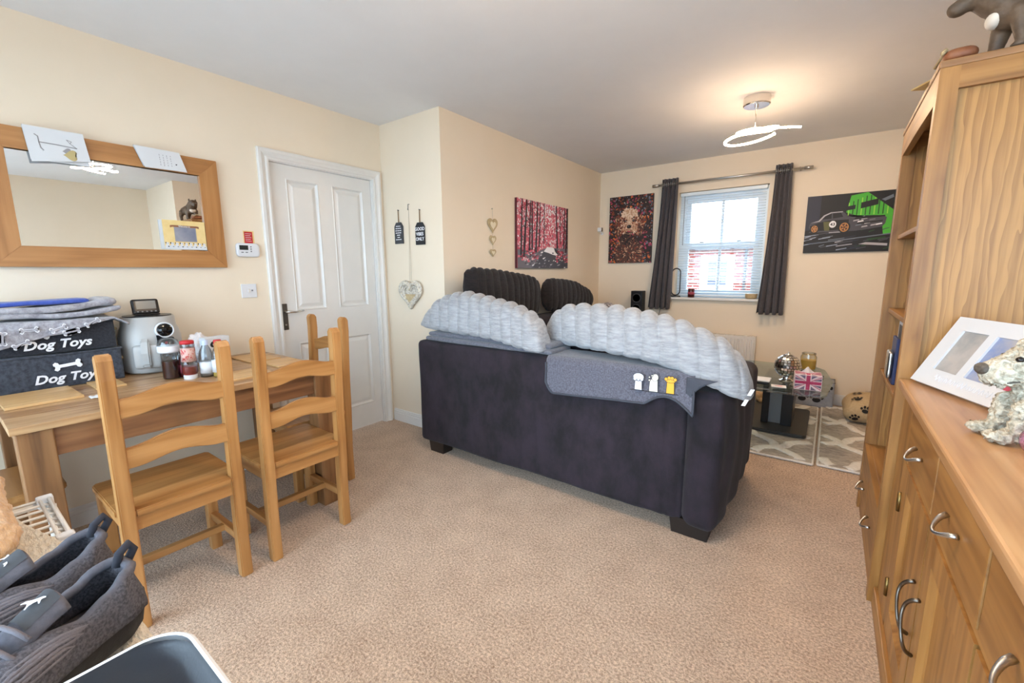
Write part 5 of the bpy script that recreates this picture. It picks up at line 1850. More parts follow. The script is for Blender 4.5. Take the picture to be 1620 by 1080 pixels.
obj('cap', lathe([(0.0165, 0.15), (0.0165, 0.178), (0.015, 0.180), (0, 0.180)], 18), 'red_print', t, smooth='auto')


def crumple(name, label, cat, loc, r, m, seed):
    t = thing(name, label, cat, loc)
    bm = bmesh.new()
    bmesh.ops.create_icosphere(bm, subdivisions=4, radius=1)
    for v in bm.verts:
        p = v.co.copy()
        k = 1 + 0.30 * nz(p + Vector((seed, 0, 0)), 1.8) + 0.16 * abs(nz(p + Vector((seed, 2, 0)), 4.5))
        v.co = Vector((p.x * r[0], p.y * r[1], p.z * r[2])) * k
    zmin = min(v.co.z for v in bm.verts)
    for v in bm.verts:
        v.co.z -= zmin
    obj('crumpled_film', bm, m, t)
    return t


mat('printed_film', (232, 230, 232), 0.35, c2=(190, 188, 196), ns=18, lo=0.5, hi=0.62)
mat('tissue_print', (236, 230, 230), 0.8, c2=(200, 192, 196), ns=26, lo=0.55, hi=0.62)
crumple('crumpled_wrapper', 'crumpled clear film wrapper beside the air fryer', 'wrapper', (0.34, 0.800, TT), (0.055, 0.045, 0.060), 'clear_plastic', 3)
crumple('crumpled_napkin', 'crumpled white printed napkin behind the bottles on the table', 'napkin', (0.215, 0.950, TT), (0.055, 0.05, 0.085), 'tissue_print', 9)
t = thing('snack_carton', 'white printed carton standing behind the red-capped bottle', 'carton', (0.36, 0.975, TT), 0.15)
obj('carton_body', box(-0.03, 0.03, -0.055, 0.065, 0, 0.165, 0.002), 'paper', t)
P = [(ell(-0.02, 0.13, 0.020, 0.016, 14, 0.5), 'print_black', 0), (ell(0.028, 0.12, 0.018, 0.012, 14, -0.4), 'print_black', 0), (ell(-0.018, 0.128, 0.009, 0.007, 10), 'paper', 1), (rect(-0.04, 0.045, 0.04, 0.07), 'mid_grey', 0)]
flat('carton_print', P, basis((0.0302, 0.005, 0), (0, 1, 0), (0, 0, 1)), t, 0.0004)
t = thing('tin_box', 'small brown tin behind the carton on the table', 'tin', (0.20, 1.03, TT))
obj('tin_body', box(-0.03, 0.04, -0.05, 0.04, 0, 0.12, 0.004), 'driftwood', t)
obj('tin_lid', box(-0.033, 0.043, -0.053, 0.043, 0.12, 0.135, 0.004), 'oak_weather', t)


def placemat(label, cx, cy, w, l, rz, th=0.008, z=TT):
    t = thing('placemat', label, 'placemat', (cx, cy, z), rz, 'wooden placemats on the dining table')
    for k in range(3):
        obj('mat_board', box(-w / 2 + w / 3 * k + 0.0004, -w / 2 + w / 3 * (k + 1) - 0.0004, -l / 2, l / 2, 0.0006, th, 0.001), 'mat_wood', t)
    obj('cork_back', box(-w / 2 + 0.004, w / 2 - 0.004, -l / 2 + 0.004, l / 2 - 0.004, 0, 0.0006), 'jute', t)


placemat('wooden placemat in front of the toy boxes at the near end of the table', 0.430, 0.318, 0.27, 0.215, 0.03, 0.011)
placemat('wooden placemat lying flat beside the air fryer, partly behind a chair', 0.36, 0.535, 0.20, 0.10, 0.0)
placemat('pale wooden placemat near the middle chair on the table', 0.680, 0.985, 0.20, 0.20, 0.0)
placemat('thin wooden placemat at the far back corner of the table', 0.28, 1.205, 0.26, 0.17, 0.0)
placemat('wooden placemat at the far end of the table by the door', 0.55, 1.235, 0.22, 0.16, 0.0)
t = thing('crumpled_receipt', 'scrap of white paper beside the near placemat', 'paper', (0.60, 0.455, TT))
obj('sheet', grid(10, 6, lambda u, v: Vector((0.05 * (u - 0.5), 0.035 * (v - 0.5), 0.003 + 0.006 * abs(nz((u * 2, v * 2, 3), 2))))), 'paper', t, mods=[('SOLIDIFY', dict(thickness=0.0005))])

# ------------------------------------------------------------------ wire rack, throw, shoes and tray in the near left corner


def wire_rack():
    t = thing('wire_rack', 'white wire-topped rack in the near left corner under the beige throw', 'rack', (1.90, -0.12, 0))
    x0, x1, y0, y1, z = -0.48, 0.70, -0.40, 0.334, 0.700
    xs = x0
    k = 0
    first = None
    while xs <= x1 + 1e-6:
        if first is None:
            first = obj('wire', tube([(0, y0, z), (0, y1 - 0.01, z), (0, y1, z - 0.006)], 0.0032, 6), 'white_gloss', t, smooth=True)
            first.location = (xs, 0, 0)
        else:
            o = first.copy()
            COL.objects.link(o)
            o.location = (xs, 0, 0)
        xs += 0.036
    for y in (y0, y1):
        obj('frame_rail', tube([(x0, y, z - 0.012), (x1, y, z - 0.012)], 0.008, 8), 'white_gloss', t, smooth=True)
        obj('top_rail', tube([(x0, y, z + 0.004), (x0 + 0.27, y, z + 0.004)], 0.0045, 8), 'white_gloss', t, smooth=True)
        obj('inner_rail', tube([(x0, y - 0.016, z + 0.002), (x0 + 0.27, y - 0.016, z + 0.002)], 0.0035, 8), 'white_gloss', t, smooth=True)
        for x in (x0 + 0.02, x1 - 0.02):
            obj('leg', tube([(x, y, 0), (x, y, z - 0.012)], 0.010, 8), 'white_gloss', t, smooth=True)
    for x in (x0, x1):
        obj('end_rail', tube([(x, y0, z - 0.012), (x, y1, z - 0.012)], 0.008, 8), 'white_gloss', t, smooth=True)
    obj('corner_joint', box(x0 - 0.012, x0 + 0.012, y1 - 0.022, y1 + 0.008, z - 0.02, z + 0.009, 0.004), 'white_plastic', t)
    obj('corner_joint', box(x0 + 0.255, x0 + 0.275, y1 - 0.022, y1 + 0.008, z - 0.02, z + 0.009, 0.004), 'white_plastic', t)


wire_rack()


def beige_throw():
    t = thing('beige_throw', 'beige ribbed plush throw spread on the wire rack under the trainers', 'throw', (0, 0, 0))

    def edge(x):
        # far boundary of the throw
        pts = [(1.32, 0.090), (1.42, 0.118), (1.52, 0.140), (1.62, 0.160), (1.70, 0.180), (1.80, 0.200), (1.95, 0.216), (2.15, 0.222), (2.45, 0.222), (2.60, 0.220)]
        for a, b in zip(pts, pts[1:]):
            if x <= b[0]:
                k = (x - a[0]) / (b[0] - a[0])
                return a[1] + (b[1] - a[1]) * k
        return pts[-1][1]

    def fn(u, v):
        x = 1.32 + 1.28 * u
        ye = edge(x)
        if v < 0.86:
            y = -0.5 + (ye + 0.5) * (v / 0.86)
            z = 0.716
        else:
            q = (v - 0.86) / 0.14
            a = q * PI / 2
            y = ye + 0.016 * math.sin(a)
            z = 0.716 - 0.016 * (1 - math.cos(a)) - 0.05 * max(0, q - 0.4)
        rib = abs(math.sin((x * 0.55 + y * 1.0) * 130 + 1.4 * nz((x * 9, y * 9, 0), 1)))
        z += 0.0055 * rib * (0.5 + nz((x, y, 4), 60) * 0.6) + 0.004 * nz((x, y, 0), 20)
        return Vector((x, y, z))
    obj('plush', grid(300, 150, fn), 'beige_plush', t, smooth=True, mods=[('SOLIDIFY', dict(thickness=0.012, offset=-1))])


beige_throw()
t = thing('tan_fur_cushion', 'tan fluffy cushion at the left edge on the beige throw', 'cushion', (1.60, -0.075, 0.725))


def furfn(p, n):
    return p + n * (0.010 * nz(p, 28) + 0.006 * abs(nz(p, 70)))


obj('fluffy_cover', softbox(-0.30, 0.245, -0.18, 0.218, 0.0, 0.085, (0.10, 0.10, 0.042), (70, 60, 16), furfn), 'tan_fur', t, smooth=True)


def shoe(label, loc, rz, mirror=1):
    """running shoe; local +y = toe, heel at y=0; mirror=-1 for the other foot"""
    t = thing('trainer_shoe', label, 'shoe', loc, rz, 'pair of grey trainers on the throw')
    Lh = 0.295

    def half(s):
        ws = [(0, 0.018), (0.03, 0.031), (0.12, 0.039), (0.35, 0.042), (0.55, 0.047), (0.72, 0.052), (0.86, 0.046), (0.95, 0.033), (1.0, 0.010)]
        for a, b in zip(ws, ws[1:]):
            if s <= b[0]:
                k = (s - a[0]) / (b[0] - a[0])
                k = k * k * (3 - 2 * k)
                return a[1] + (b[1] - a[1]) * k
        return ws[-1][1]

    def bend(s):
        return mirror * 0.012 * math.sin(PI * max(0, (s - 0.25)) * 0.8)
    # sole
    n = 40
    bm = bmesh.new()
    rows = []
    for zz, sc_ in ((0.0, 0.90), (0.004, 0.98), (0.018, 1.06), (0.028, 1.03), (0.031, 0.96)):
        ring = []
        for k in range(n + 1):
            s = k / n
            spring = 0.022 * max(0, (s - 0.72) / 0.28) ** 2 + 0.012 * max(0, (0.12 - s) / 0.12) ** 2
            ring.append(Vector((bend(s) + half(s) * sc_, s * Lh + (-0.008 if s == 0 else 0) * (zz > 0.01), zz + spring + 0.010 * (1 - s) * (zz > 0.015))))
        for k in range(n, -1, -1):
            s = k / n
            spring = 0.022 * max(0, (s - 0.72) / 0.28) ** 2 + 0.012 * max(0, (0.12 - s) / 0.12) ** 2
            ring.append(Vector((bend(s) - half(s) * sc_, s * Lh + (-0.008 if s == 0 else 0) * (zz > 0.01), zz + spring + 0.010 * (1 - s) * (zz > 0.015))))
        rows.append([bm.verts.new(p) for p in ring])
    m_ = len(rows[0])
    for A, B in zip(rows, rows[1:]):
        for k in range(m_):
            bm.faces.new((A[k], A[(k + 1) % m_], B[(k + 1) % m_], B[k]))
    bm.faces.new(rows[0])
    bm.faces.new(rows[-1])
    bmesh.ops.recalc_face_normals(bm, faces=list(bm.faces))
    obj('sole', bm, 'shoe_sole', t, smooth='auto')

    def lerp(ws, s):
        for a, b in zip(ws, ws[1:]):
            if s <= b[0]:
                k = (s - a[0]) / (b[0] - a[0])
                k = k * k * (3 - 2 * k)
                return a[1] + (b[1] - a[1]) * k
        return ws[-1][1]
    HT = [(0, 0.100), (0.06, 0.096), (0.16, 0.082), (0.28, 0.072), (0.40, 0.082), (0.52, 0.082), (0.66, 0.068), (0.80, 0.056), (0.92, 0.046), (1.0, 0.034)]
    OP = [(0, 0.012), (0.04, 0.024), (0.12, 0.031), (0.25, 0.033), (0.36, 0.029), (0.44, 0.022), (0.62, 0.014), (0.72, 0.004), (0.76, 0.0), (1.0, 0.0)]

    def up_(u, v):
        s = u
        w = half(s)
        h = lerp(HT, s)
        o = lerp(OP, s)
        zb = 0.026 + 0.022 * max(0, (s - 0.72) / 0.28) ** 2 + 0.008 * (1 - s)
        sd = -1 if v < 0.5 else 1
        k = abs(2 * v - 1)                               # 0 at the rim .. 1 at the welt
        a = k * PI / 2
        x = o + (w * 1.02 - o) * (max(0.0, math.sin(a)) ** 0.75)
        z = zb + (h - zb) * (max(0.0, math.cos(a)) ** 0.62)
        y = s * Lh
        if s < 0.14:
            y += 0.010 * math.sin(PI * (1 - k)) * (1 - s / 0.14) - 0.004 * k
        return x * sd + bend(s), y, z
    # two side shells joined over the toe
    bm = bmesh.new()
    nu, nv = 64, 22
    V = {}
    for i in range(nu + 1):
        for sd in (-1, 1):
            for j in range(nv + 1):
                k = j / nv
                v = 0.5 - k / 2 - 1e-9 if sd < 0 else 0.5 + k / 2
                V[(i, sd, j)] = bm.verts.new(up_(i / nu, v))
    for i in range(nu):
        for sd in (-1, 1):
            for j in range(nv):
                bm.faces.new((V[(i, sd, j)], V[(i + 1, sd, j)], V[(i + 1, sd, j + 1)], V[(i, sd, j + 1)]))
    for j in range(nv):
        bm.faces.new((V[(0, -1, j)], V[(0, -1, j + 1)], V[(0, 1, j + 1)], V[(0, 1, j)]))
        bm.faces.new((V[(nu, -1, j)], V[(nu, -1, j + 1)], V[(nu, 1, j + 1)], V[(nu, 1, j)]))
    bmesh.ops.remove_doubles(bm, verts=list(bm.verts), dist=0.0004)
    bmesh.ops.recalc_face_normals(bm, faces=list(bm.faces))
    obj('upper', bm, 'shoe_mesh', t, smooth=True, mods=[('SOLIDIFY', dict(thickness=0.005, offset=-1))])
    # padded collar
    rim = []
    for k in range(21):
        s = 0.44 * (1 - k / 20)
        x, y, z = up_(s, 0.5 + 1e-6)
        rim.append((x, y, z))
    for k in range(1, 21):
        s = 0.44 * k / 20
        x, y, z = up_(s, 0.5 - 1e-6)
        rim.append((x, y, z))
    obj('collar', tube(rim, [0.0055 + 0.002 * math.sin(PI * q / 40) for q in range(len(rim))], 8), 'shoe_grey', t, smooth=True)
    obj('lining', prism([(bend(s) + sg * half(s) * 0.80, s * Lh) for sg, rng in ((1, [0.03 + 0.05 * q for q in range(12)]), (-1, [0.58 - 0.05 * q for q in range(12)])) for s in rng], 0.036, 0.042, 'z'), 'shoe_lining', t)
    obj('heel_tab', tube([(0, -0.002, 0.096), (0, -0.014, 0.112), (0, -0.008, 0.124), (0, 0.006, 0.116), (0, 0.012, 0.098)], 0.006, 8, flat=(Vector((0, 1, 0)), 1.0)), 'shoe_lining', t, smooth=True)
    obj('heel_counter', grid(14, 10, lambda u, v: Vector(up_(0.0 + 0.20 * (u), 0.5 + 0.5 * (0.35 + 0.64 * v))) + Vector((0.0012, -0.0006, 0))), 'shoe_grey', t, smooth=True)
    # tongue with badge
    tg = obj('tongue', grid(14, 10, lambda u, v: Vector((bend(0.45) + (v - 0.5) * 0.050 * (1 - 0.15 * u), (0.300 + 0.32 * u) * Lh, 0.120 - 0.040 * u - 0.010 * u * u - 0.020 * (2 * v - 1) ** 2 + 0.004 * math.sin(PI * u)))), 'shoe_grey', t, smooth=True, mods=[('SOLIDIFY', dict(thickness=0.007, offset=0))])
    bd = obj('badge', grid(6, 6, lambda u, v: Vector((bend(0.45) + (v - 0.5) * 0.034, (0.312 + 0.13 * u) * Lh, 0.1265 - 0.0165 * u - 0.0093 * (2 * v - 1) ** 2))), 'slate', tg, smooth=True)
    # leaping cat mark
    cat = [(-0.012, -0.004), (-0.009, 0.000), (-0.004, 0.002), (0.001, 0.005), (0.006, 0.009), (0.010, 0.010), (0.0115, 0.0085), (0.009, 0.007), (0.0085, 0.005), (0.012, 0.001), (0.0108, 0.0002), (0.006, 0.003), (0.003, 0.000),
           (0.001, -0.004), (0.0025, -0.009), (0.0010, -0.0095), (-0.0015, -0.005), (-0.004, -0.0025), (-0.0085, -0.0035), (-0.0115, -0.0055)]
    Bc = basis((bend(0.45), 0.375 * Lh, 0.1200), (mirror * 1.0, 0, 0), (0, -1, 0.36))
    if mirror < 0:
        Bc = basis((bend(0.45), 0.375 * Lh, 0.1200), (-1, 0, 0), (0, -1, 0.36))
    flat('cat_mark', [(cat, 'print_white', 2)], Bc, bd, 0.0007)
    # laces: bars across the throat and overlays down the sides
    for q in range(5):
        s = 0.47 + 0.055 * q
        zt = 0.112 - 0.013 * q
        w = 0.030
        yy = s * Lh
        obj('lace', tube([(bend(s) - w, yy - 0.004, zt - 0.016), (bend(s) - w * 0.5, yy, zt - 0.004), (bend(s), yy + 0.002, zt), (bend(s) + w * 0.5, yy, zt - 0.004), (bend(s) + w, yy - 0.004, zt - 0.016)], 0.0032, 6), 'shoe_lace', t, smooth=True)
        for sd in (-1, 1):
            pts = []
            for r_ in range(9):
                k = 0.22 + 0.62 * r_ / 8
                x, y, z = up_(s - 0.02 + 0.02 * math.sin(PI * r_ / 8) - 0.035 * (r_ / 8), 0.5 + sd * k / 2)
                pts.append((x + sd * 0.002, y, z + 0.001))
            obj('side_cord', tube(pts, 0.0028, 6), 'shoe_lace', t, smooth=True)
    for sd in (-1, 1):
        for k0, k1, s0 in ((0.30, 0.42, 0.30), (0.50, 0.62, 0.33), (0.70, 0.80, 0.37)):
            pts = []
            for r_ in range(15):
                u = r_ / 14
                if u < 0.45:
                    s_, k_ = 0.66 - (0.66 - s0) * u / 0.45, k0
                elif u < 0.55:
                    a = PI * (u - 0.45) / 0.10
                    s_, k_ = s0 - 0.02 * math.sin(a), k0 + (k1 - k0) * (1 - math.cos(a)) / 2
                else:
                    s_, k_ = s0 + (0.66 - s0) * (u - 0.55) / 0.45, k1
                x, y, z = up_(s_, 0.5 + sd * k_ / 2)
                pts.append((x + sd * 0.0025, y, z + 0.0015))
            obj('side_loop', tube(pts, 0.0034, 6), 'shoe_lace', t, smooth=True)
        for sv in (0.44, 0.52, 0.60):
            obj('grey_patch', grid(3, 2, lambda u, v: Vector(up_(sv + 0.03 * (v - 0.5), 0.5 + sd * (0.44 + 0.05 * u) / 2)) + Vector((sd * 0.0025, 0, 0.0015))), 'mid_grey', t, smooth=True)
    obj('heel_mark', grid(4, 2, lambda u, v: Vector(up_(0.07 + 0.02 * v, 0.5 + 0.5 * (0.30 + 0.22 * u))) + Vector((0.0028, -0.001, 0.0012))), 'print_white', t)
    obj('heel_mark', grid(4, 2, lambda u, v: Vector(up_(0.07 + 0.02 * v, 0.5 - 0.5 * (0.30 + 0.22 * u))) + Vector((-0.0028, -0.001, 0.0012))), 'print_white', t)
    for sd in (-1, 1):
        pts = [Vector(up_(0.26 + 0.50 * r_ / 12, 0.5 + sd * (0.80 - 0.10 * math.sin(PI * r_ / 12)) / 2)) + Vector((sd * 0.002, 0, 0)) for r_ in range(13)]
        obj('welt_cord', tube(pts, 0.003, 6), 'shoe_grey', t, smooth=True)
    for q, sv in enumerate((0.54, 0.62, 0.70)):
        x, y, z = up_(sv, 0.5 + 0.46 / 2)
        pb = grid(3, 2, lambda u, v: Vector(up_(sv + 0.035 * (v - 0.5), 0.5 + (0.40 + 0.16 * u) / 2)) + Vector((0.0022, 0, 0.0012)))
        obj('grey_patch', pb, 'mid_grey', t, smooth=True)
    return t


s1 = shoe('grey running trainer with a white leaping cat badge, nearest the camera', (2.140, 0.222, 0.727), PI + 0.42, -1)
shoe('grey running trainer behind its pair, heel tab next to the chair', (2.005, 0.218, 0.727), PI + 0.30, 1)


def serving_tray():
    t = thing('plastic_tub', 'white plastic tub with a recessed black lid at the bottom edge of the photo', 'tub', (2.410, 0.220, 0.845))
    W, D = 0.36, 0.30

    def ring(off, r):
        return rrect(0 + off, W - off, -D + off, 0 - off, max(0.004, r - off), 8)
    prof = [(0.010, 0.0), (0.003, 0.008), (0.0, 0.020), (0.001, 0.026), (0.004, 0.028), (0.0065, 0.027)]
    bm = bmesh.new()
    rows = [[bm.verts.new((p[0], p[1], z)) for p in ring(o, 0.045)] for o, z in prof]
    for A, B in zip(rows, rows[1:]):
        for k in range(len(A)):
            bm.faces.new((A[k], A[(k + 1) % len(A)], B[(k + 1) % len(A)], B[k]))
    bm.faces.new(rows[0])
    bmesh.ops.recalc_face_normals(bm, faces=list(bm.faces))
    obj('rim', bm, 'white_plastic', t, smooth='auto')
    prof = [(0.0065, 0.027), (0.010, 0.0245), (0.016, 0.018), (0.030, 0.0135), (0.050, 0.0125), (0.075, 0.0145), (0.082, 0.0145), (0.105, 0.0115)]
    bm = bmesh.new()
    rows = [[bm.verts.new((p[0], p[1], z)) for p in ring(o, 0.06)] for o, z in prof]
    for A, B in zip(rows, rows[1:]):
        for k in range(len(A)):
            bm.faces.new((A[k], A[(k + 1) % len(A)], B[(k + 1) % len(A)], B[k]))
    bm.faces.new(rows[-1])
    bmesh.ops.recalc_face_normals(bm, faces=list(bm.faces))
    mat('tray_black', (26, 29, 36), 0.28, bump=0.12, bs=300, bd=0.001)
    obj('lid', bm, 'tray_black', t, smooth=True)
    obj('body', softbox(0.012, W - 0.012, -D + 0.012, -0.012, -0.117, 0.004, (0.035, 0.035, 0.01), (12, 12, 6)), 'white_plastic', t, smooth=True)


serving_tray()
# ------------------------------------------------------------------ rugs, coffee table and the things round it


def rug(label, x0, x1, y0, y1, seed):
    t = thing('shag_rug', label, 'rug', ((x0 + x1) / 2, (y0 + y1) / 2, 0), 0, 'matching diamond rugs')
    w, d = x1 - x0, y1 - y0

    def fn(p, n):
        return p + Vector((0, 0, 0.005 * nz((p.x, p.y, seed), 30) + 0.003 * nz((p.x, p.y, seed), 80))) if n.z > 0.2 else p
    obj('pile', softbox(-w / 2, w / 2, -d / 2, d / 2, 0.001, 0.018, (0.012, 0.012, 0.008), (70, 90, 2), fn), 'rug_taupe', t, smooth=True)
    # raised white trellis bands
    bm = bmesh.new()
    px, py = 0.42, 0.52
    for sgn in (1, -1):
        c = -4
        while c < 6:
            pts = []
            for k in range(121):
                y = -d / 2 + 0.02 + (d - 0.04) * k / 120
                x = c * px + sgn * (y) * px / py + 0.02 * math.sin(k * 0.35 + c)
                inside = -w / 2 + 0.02 < x < w / 2 - 0.02
                if inside:
                    pts.append((x, y, 0.0175 + 0.003 * nz((x, y, 2), 25)))
                else:
                    if len(pts) > 2:
                        add_tube(bm, pts, 0.036, 8, flat=(Vector((0, 0, 1)), 0.22))
                    pts = []
            if len(pts) > 2:
                add_tube(bm, pts, 0.036, 8, flat=(Vector((0, 0, 1)), 0.22))
            c += 1
    bmesh.ops.recalc_face_normals(bm, faces=list(bm.faces))
    o = obj('trellis_bands', bm, 'rug_white', t, smooth=True)
    o['kind'] = 'stuff'
    rim = bmesh.new()
    add_tube(rim, [(p[0], p[1], 0.010) for p in rrect(-w / 2, w / 2, -d / 2, d / 2, 0.01)], 0.008, 6, closed=True)
    obj('edge_binding', rim, 'rug_white', t, smooth=True)


rug('cream and taupe trellis shag rug under the glass coffee table', 1.72, 2.984, 3.36, 4.80, 1)
rug('matching trellis shag rug beside the bookcase, under the paw-print cushion', 3.012, 3.66, 3.38, 4.92, 6)


mat('table_base', (46, 44, 42), 0.45)


def coffee_table():
    t = thing('coffee_table', 'glass-topped coffee table on a black pedestal beyond the sofa arm', 'table', (2.45, 3.95, 0.024))
    top = [(-0.55, -0.56), (0.545, -0.515), (0.570, -0.44), (0.605, 0.0), (0.555, 0.42), (0.49, 0.53), (-0.55, 0.53), (-0.62, 0.0)]
    obj('glass_top', prism(top, 0.410, 0.424, 'z', 0.003), 'table_glass', t)
    obj('base_plate', prism(rrect(-0.45, 0.48, -0.15, 0.60, 0.03), 0.0, 0.024, 'z', 0.004), 'table_base', t)
    for x0, x1, m in ((0.165, 0.215, 'black_plastic'), (0.300, 0.375, 'black_plastic'), (-0.215, -0.165, 'black_plastic'), (-0.375, -0.300, 'black_plastic')):
        obj('upright', box(x0, x1, 0.02, 0.40, 0.024, 0.395, 0.004), m, t)
    for x0, x1 in ((0.215, 0.300), (-0.300, -0.215)):
        obj('upright_infill', box(x0, x1, 0.06, 0.36, 0.024, 0.395), 'mid_grey', t)
    for x in (-0.27, 0.27):
        for y in (0.10, 0.32):
            obj('suction_pad', lathe([(0.022, 0.395), (0.026, 0.398), (0.026, 0.409), (0, 0.409)], 16, (x, y, 0)), 'chrome', t, smooth='auto')


coffee_table()
CT = 0.4485


def mosaic_globe():
    t = thing('mosaic_globe', 'silver mosaic glass globe on a small foot on the coffee table', 'ornament', (2.775, 3.80, CT))
    obj('foot', lathe([(0.048, 0), (0.05, 0.006), (0.026, 0.016), (0.022, 0.03), (0.034, 0.04)], 24), 'chrome', t, smooth='auto')
    mat('globe_core', (96, 92, 84), 0.3, 0.8)
    obj('core', lathe([(0.082 * math.sin(PI * q / 20), 0.112 - 0.082 * math.cos(PI * q / 20)) for q in range(21)], 32), 'globe_core', t, smooth=True)
    bm = bmesh.new()
    for i in range(12):
        a = PI * (i + 0.8) / 13.2
        n = max(4, int(26 * math.sin(a)))
        for k in range(n):
            b = 2 * PI * (k + 0.5 * (i % 2)) / n
            d = Vector((math.sin(a) * math.cos(b), math.sin(a) * math.sin(b), -math.cos(a)))
            u = Vector((-math.sin(b), math.cos(b), 0))
            v = d.cross(u)
            w = 0.0075 + 0.002 * R.random()
            tl = 0.25 * (R.random() - 0.5)
            c = Vector((0, 0, 0.112)) + d * 0.0845
            u2 = u * math.cos(tl) + d * math.sin(tl)
            vs = [bm.verts.new(c + u2 * sx * w + v * sy * w) for sx, sy in ((-1, -1), (1, -1), (1, 1), (-1, 1))]
            bm.faces.new(vs)
    bmesh.ops.recalc_face_normals(bm, faces=list(bm.faces))
    o = obj('mosaic_chips', bm, 'chrome', t, mods=[('SOLIDIFY', dict(thickness=0.002))])
    o['kind'] = 'stuff'
    obj('finial', lathe([(0.016, 0.192), (0.02, 0.196), (0.012, 0.202), (0.008, 0.212), (0, 0.216)], 16), 'chrome', t, smooth='auto')


mosaic_globe()


def tissue_box():
    t = thing('tissue_box', 'tissue box printed with a worn Union flag on the coffee table', 'tissue box', (2.835, 3.565, CT), 0.10)
    W, D, h = 0.155, 0.13, 0.105
    mat('flag_pink', (226, 200, 206), 0.6, c2=(240, 228, 230), ns=22)
    mat('flag_red', (170, 34, 84), 0.6, c2=(192, 66, 110), ns=30)
    mat('flag_blue', (96, 84, 110), 0.6, c2=(132, 116, 138), ns=26)
    obj('carton', box(0, W, 0, D, 0, h, 0.002), 'flag_pink', t)

    def flag(w, hh):
        P_ = []
        for sx in (-1, 1):
            for sy in (-1, 1):
                P_.append(([(sx * w * 0.5, sy * hh * 0.16), (sx * w * 0.5, sy * hh * 0.34), (sx * w * 0.2, sy * hh * 0.16)], 'flag_blue', 0))
                P_.append(([(sx * w * 0.12, sy * hh * 0.24), (sx * w * 0.34, sy * hh * 0.5), (sx * w * 0.12, sy * hh * 0.5)], 'flag_blue', 0))
                P_.append(([(sx * w * 0.5, sy * hh * 0.46), (sx * w * 0.5, sy * hh * 0.40), (sx * w * 0.15, sy * hh * 0.12), (sx * w * 0.10, sy * hh * 0.12)], 'flag_red', 1))
        P_.append((rect(-w * 0.5, w * 0.5, -hh * 0.10, hh * 0.10), 'flag_red', 2))
        P_.append((rect(-w * 0.075, w * 0.075, -hh * 0.5, hh * 0.5), 'flag_red', 3))
        return P_
    flat('flag_print', flag(W - 0.006, h - 0.006), basis((W / 2, 0, h / 2), (1, 0, 0), (0, 0, 1)), t, 0.0004)
    flat('flag_print', flag(W - 0.006, D - 0.006), basis((W / 2, D / 2, h), (1, 0, 0), (0, 1, 0)), t, 0.0004)
    bm = grid(10, 10, lambda u, v: Vector((W / 2 + (u - 0.5) * 0.09 * (1 - 0.6 * v), D / 2 + 0.010 * math.sin(u * 9) + 0.015 * v, h + 0.001 + 0.045 * v * (1 - 1.1 * abs(u - 0.45)))))
    obj('tissue', bm, 'paper', t, smooth=True, mods=[('SOLIDIFY', dict(thickness=0.001))])


tissue_box()
t = thing('jar_candle', 'clear jar candle with yellow wax at the back of the coffee table', 'candle', (2.885, 4.34, CT))
obj('jar_glass', lathe([(0.050, 0), (0.056, 0.004), (0.057, 0.105), (0.048, 0.122), (0.050, 0.134), (0.047, 0.136), (0.044, 0.124)], 28), 'clear_glass', t, smooth=True)
obj('wax', lathe([(0.048, 0.004), (0.053, 0.008), (0.053, 0.078), (0, 0.080)], 28), 'candle_wax', t, smooth='auto')
obj('wick', tube([(0, 0, 0.079), (0.002, 0, 0.092)], 0.0016, 5), 'print_black', t)


def remote(name, label, loc, rz, m, L_=0.17, w=0.042):
    t = thing(name, label, 'remote control', loc, rz)
    obj('case', softbox(-w / 2, w / 2, -L_ / 2, L_ / 2, 0, 0.018, (0.006, 0.008, 0.006), (6, 10, 4)), m, t, smooth=True)
    for i in range(6):
        for j in range(3):
            obj('button', box(-w * 0.32 + j * w * 0.24, -w * 0.16 + j * w * 0.24, -L_ * 0.36 + i * L_ * 0.12, -L_ * 0.30 + i * L_ * 0.12, 0.018, 0.0195), 'mid_grey' if m != 'mid_grey' else 'dark_grey', t)


remote('remote_control', 'black remote control behind the mosaic globe on the coffee table', (2.79, 4.20, CT), 1.2, 'black_plastic')
remote('remote_control', 'black remote control lying under the jar candle end of the coffee table', (2.93, 4.10, CT), 0.7, 'dark_grey')
t = thing('tablet_stand', 'pale tablet on a black stand at the sofa end of the coffee table', 'tablet', (2.635, 3.62, CT), 0.0)
obj('stand', box(-0.06, 0.05, -0.05, 0.06, 0, 0.022, 0.004), 'black_plastic', t)
obj('slab', box(-0.065, 0.055, -0.055, 0.065, 0.022, 0.034, 0.005), 'white_plastic', t)
t = thing('printed_leaflet', 'small white and red printed leaflet in front of the globe', 'leaflet', (2.745, 3.575, CT), 0.12)
obj('sheet', box(-0.045, 0.045, -0.035, 0.035, 0, 0.004, 0.001), 'paper', t)
flat('sheet_print', [(ell(0, 0, 0.026, 0.008, 16), 'red_print', 0), (rect(-0.03, 0.03, 0.014, 0.020), 'grey_print', 0)], basis((0, 0, 0.004), (1, 0, 0), (0, 1, 0)), t, 0.0002)
t = thing('paw_coaster', 'grey coaster with a white paw on the coffee table', 'coaster', (2.80, 4.02, CT), 0.2)
obj('disc', prism(rrect(-0.06, 0.06, -0.06, 0.06, 0.012), 0, 0.006, 'z', 0.001), 'slate', t)


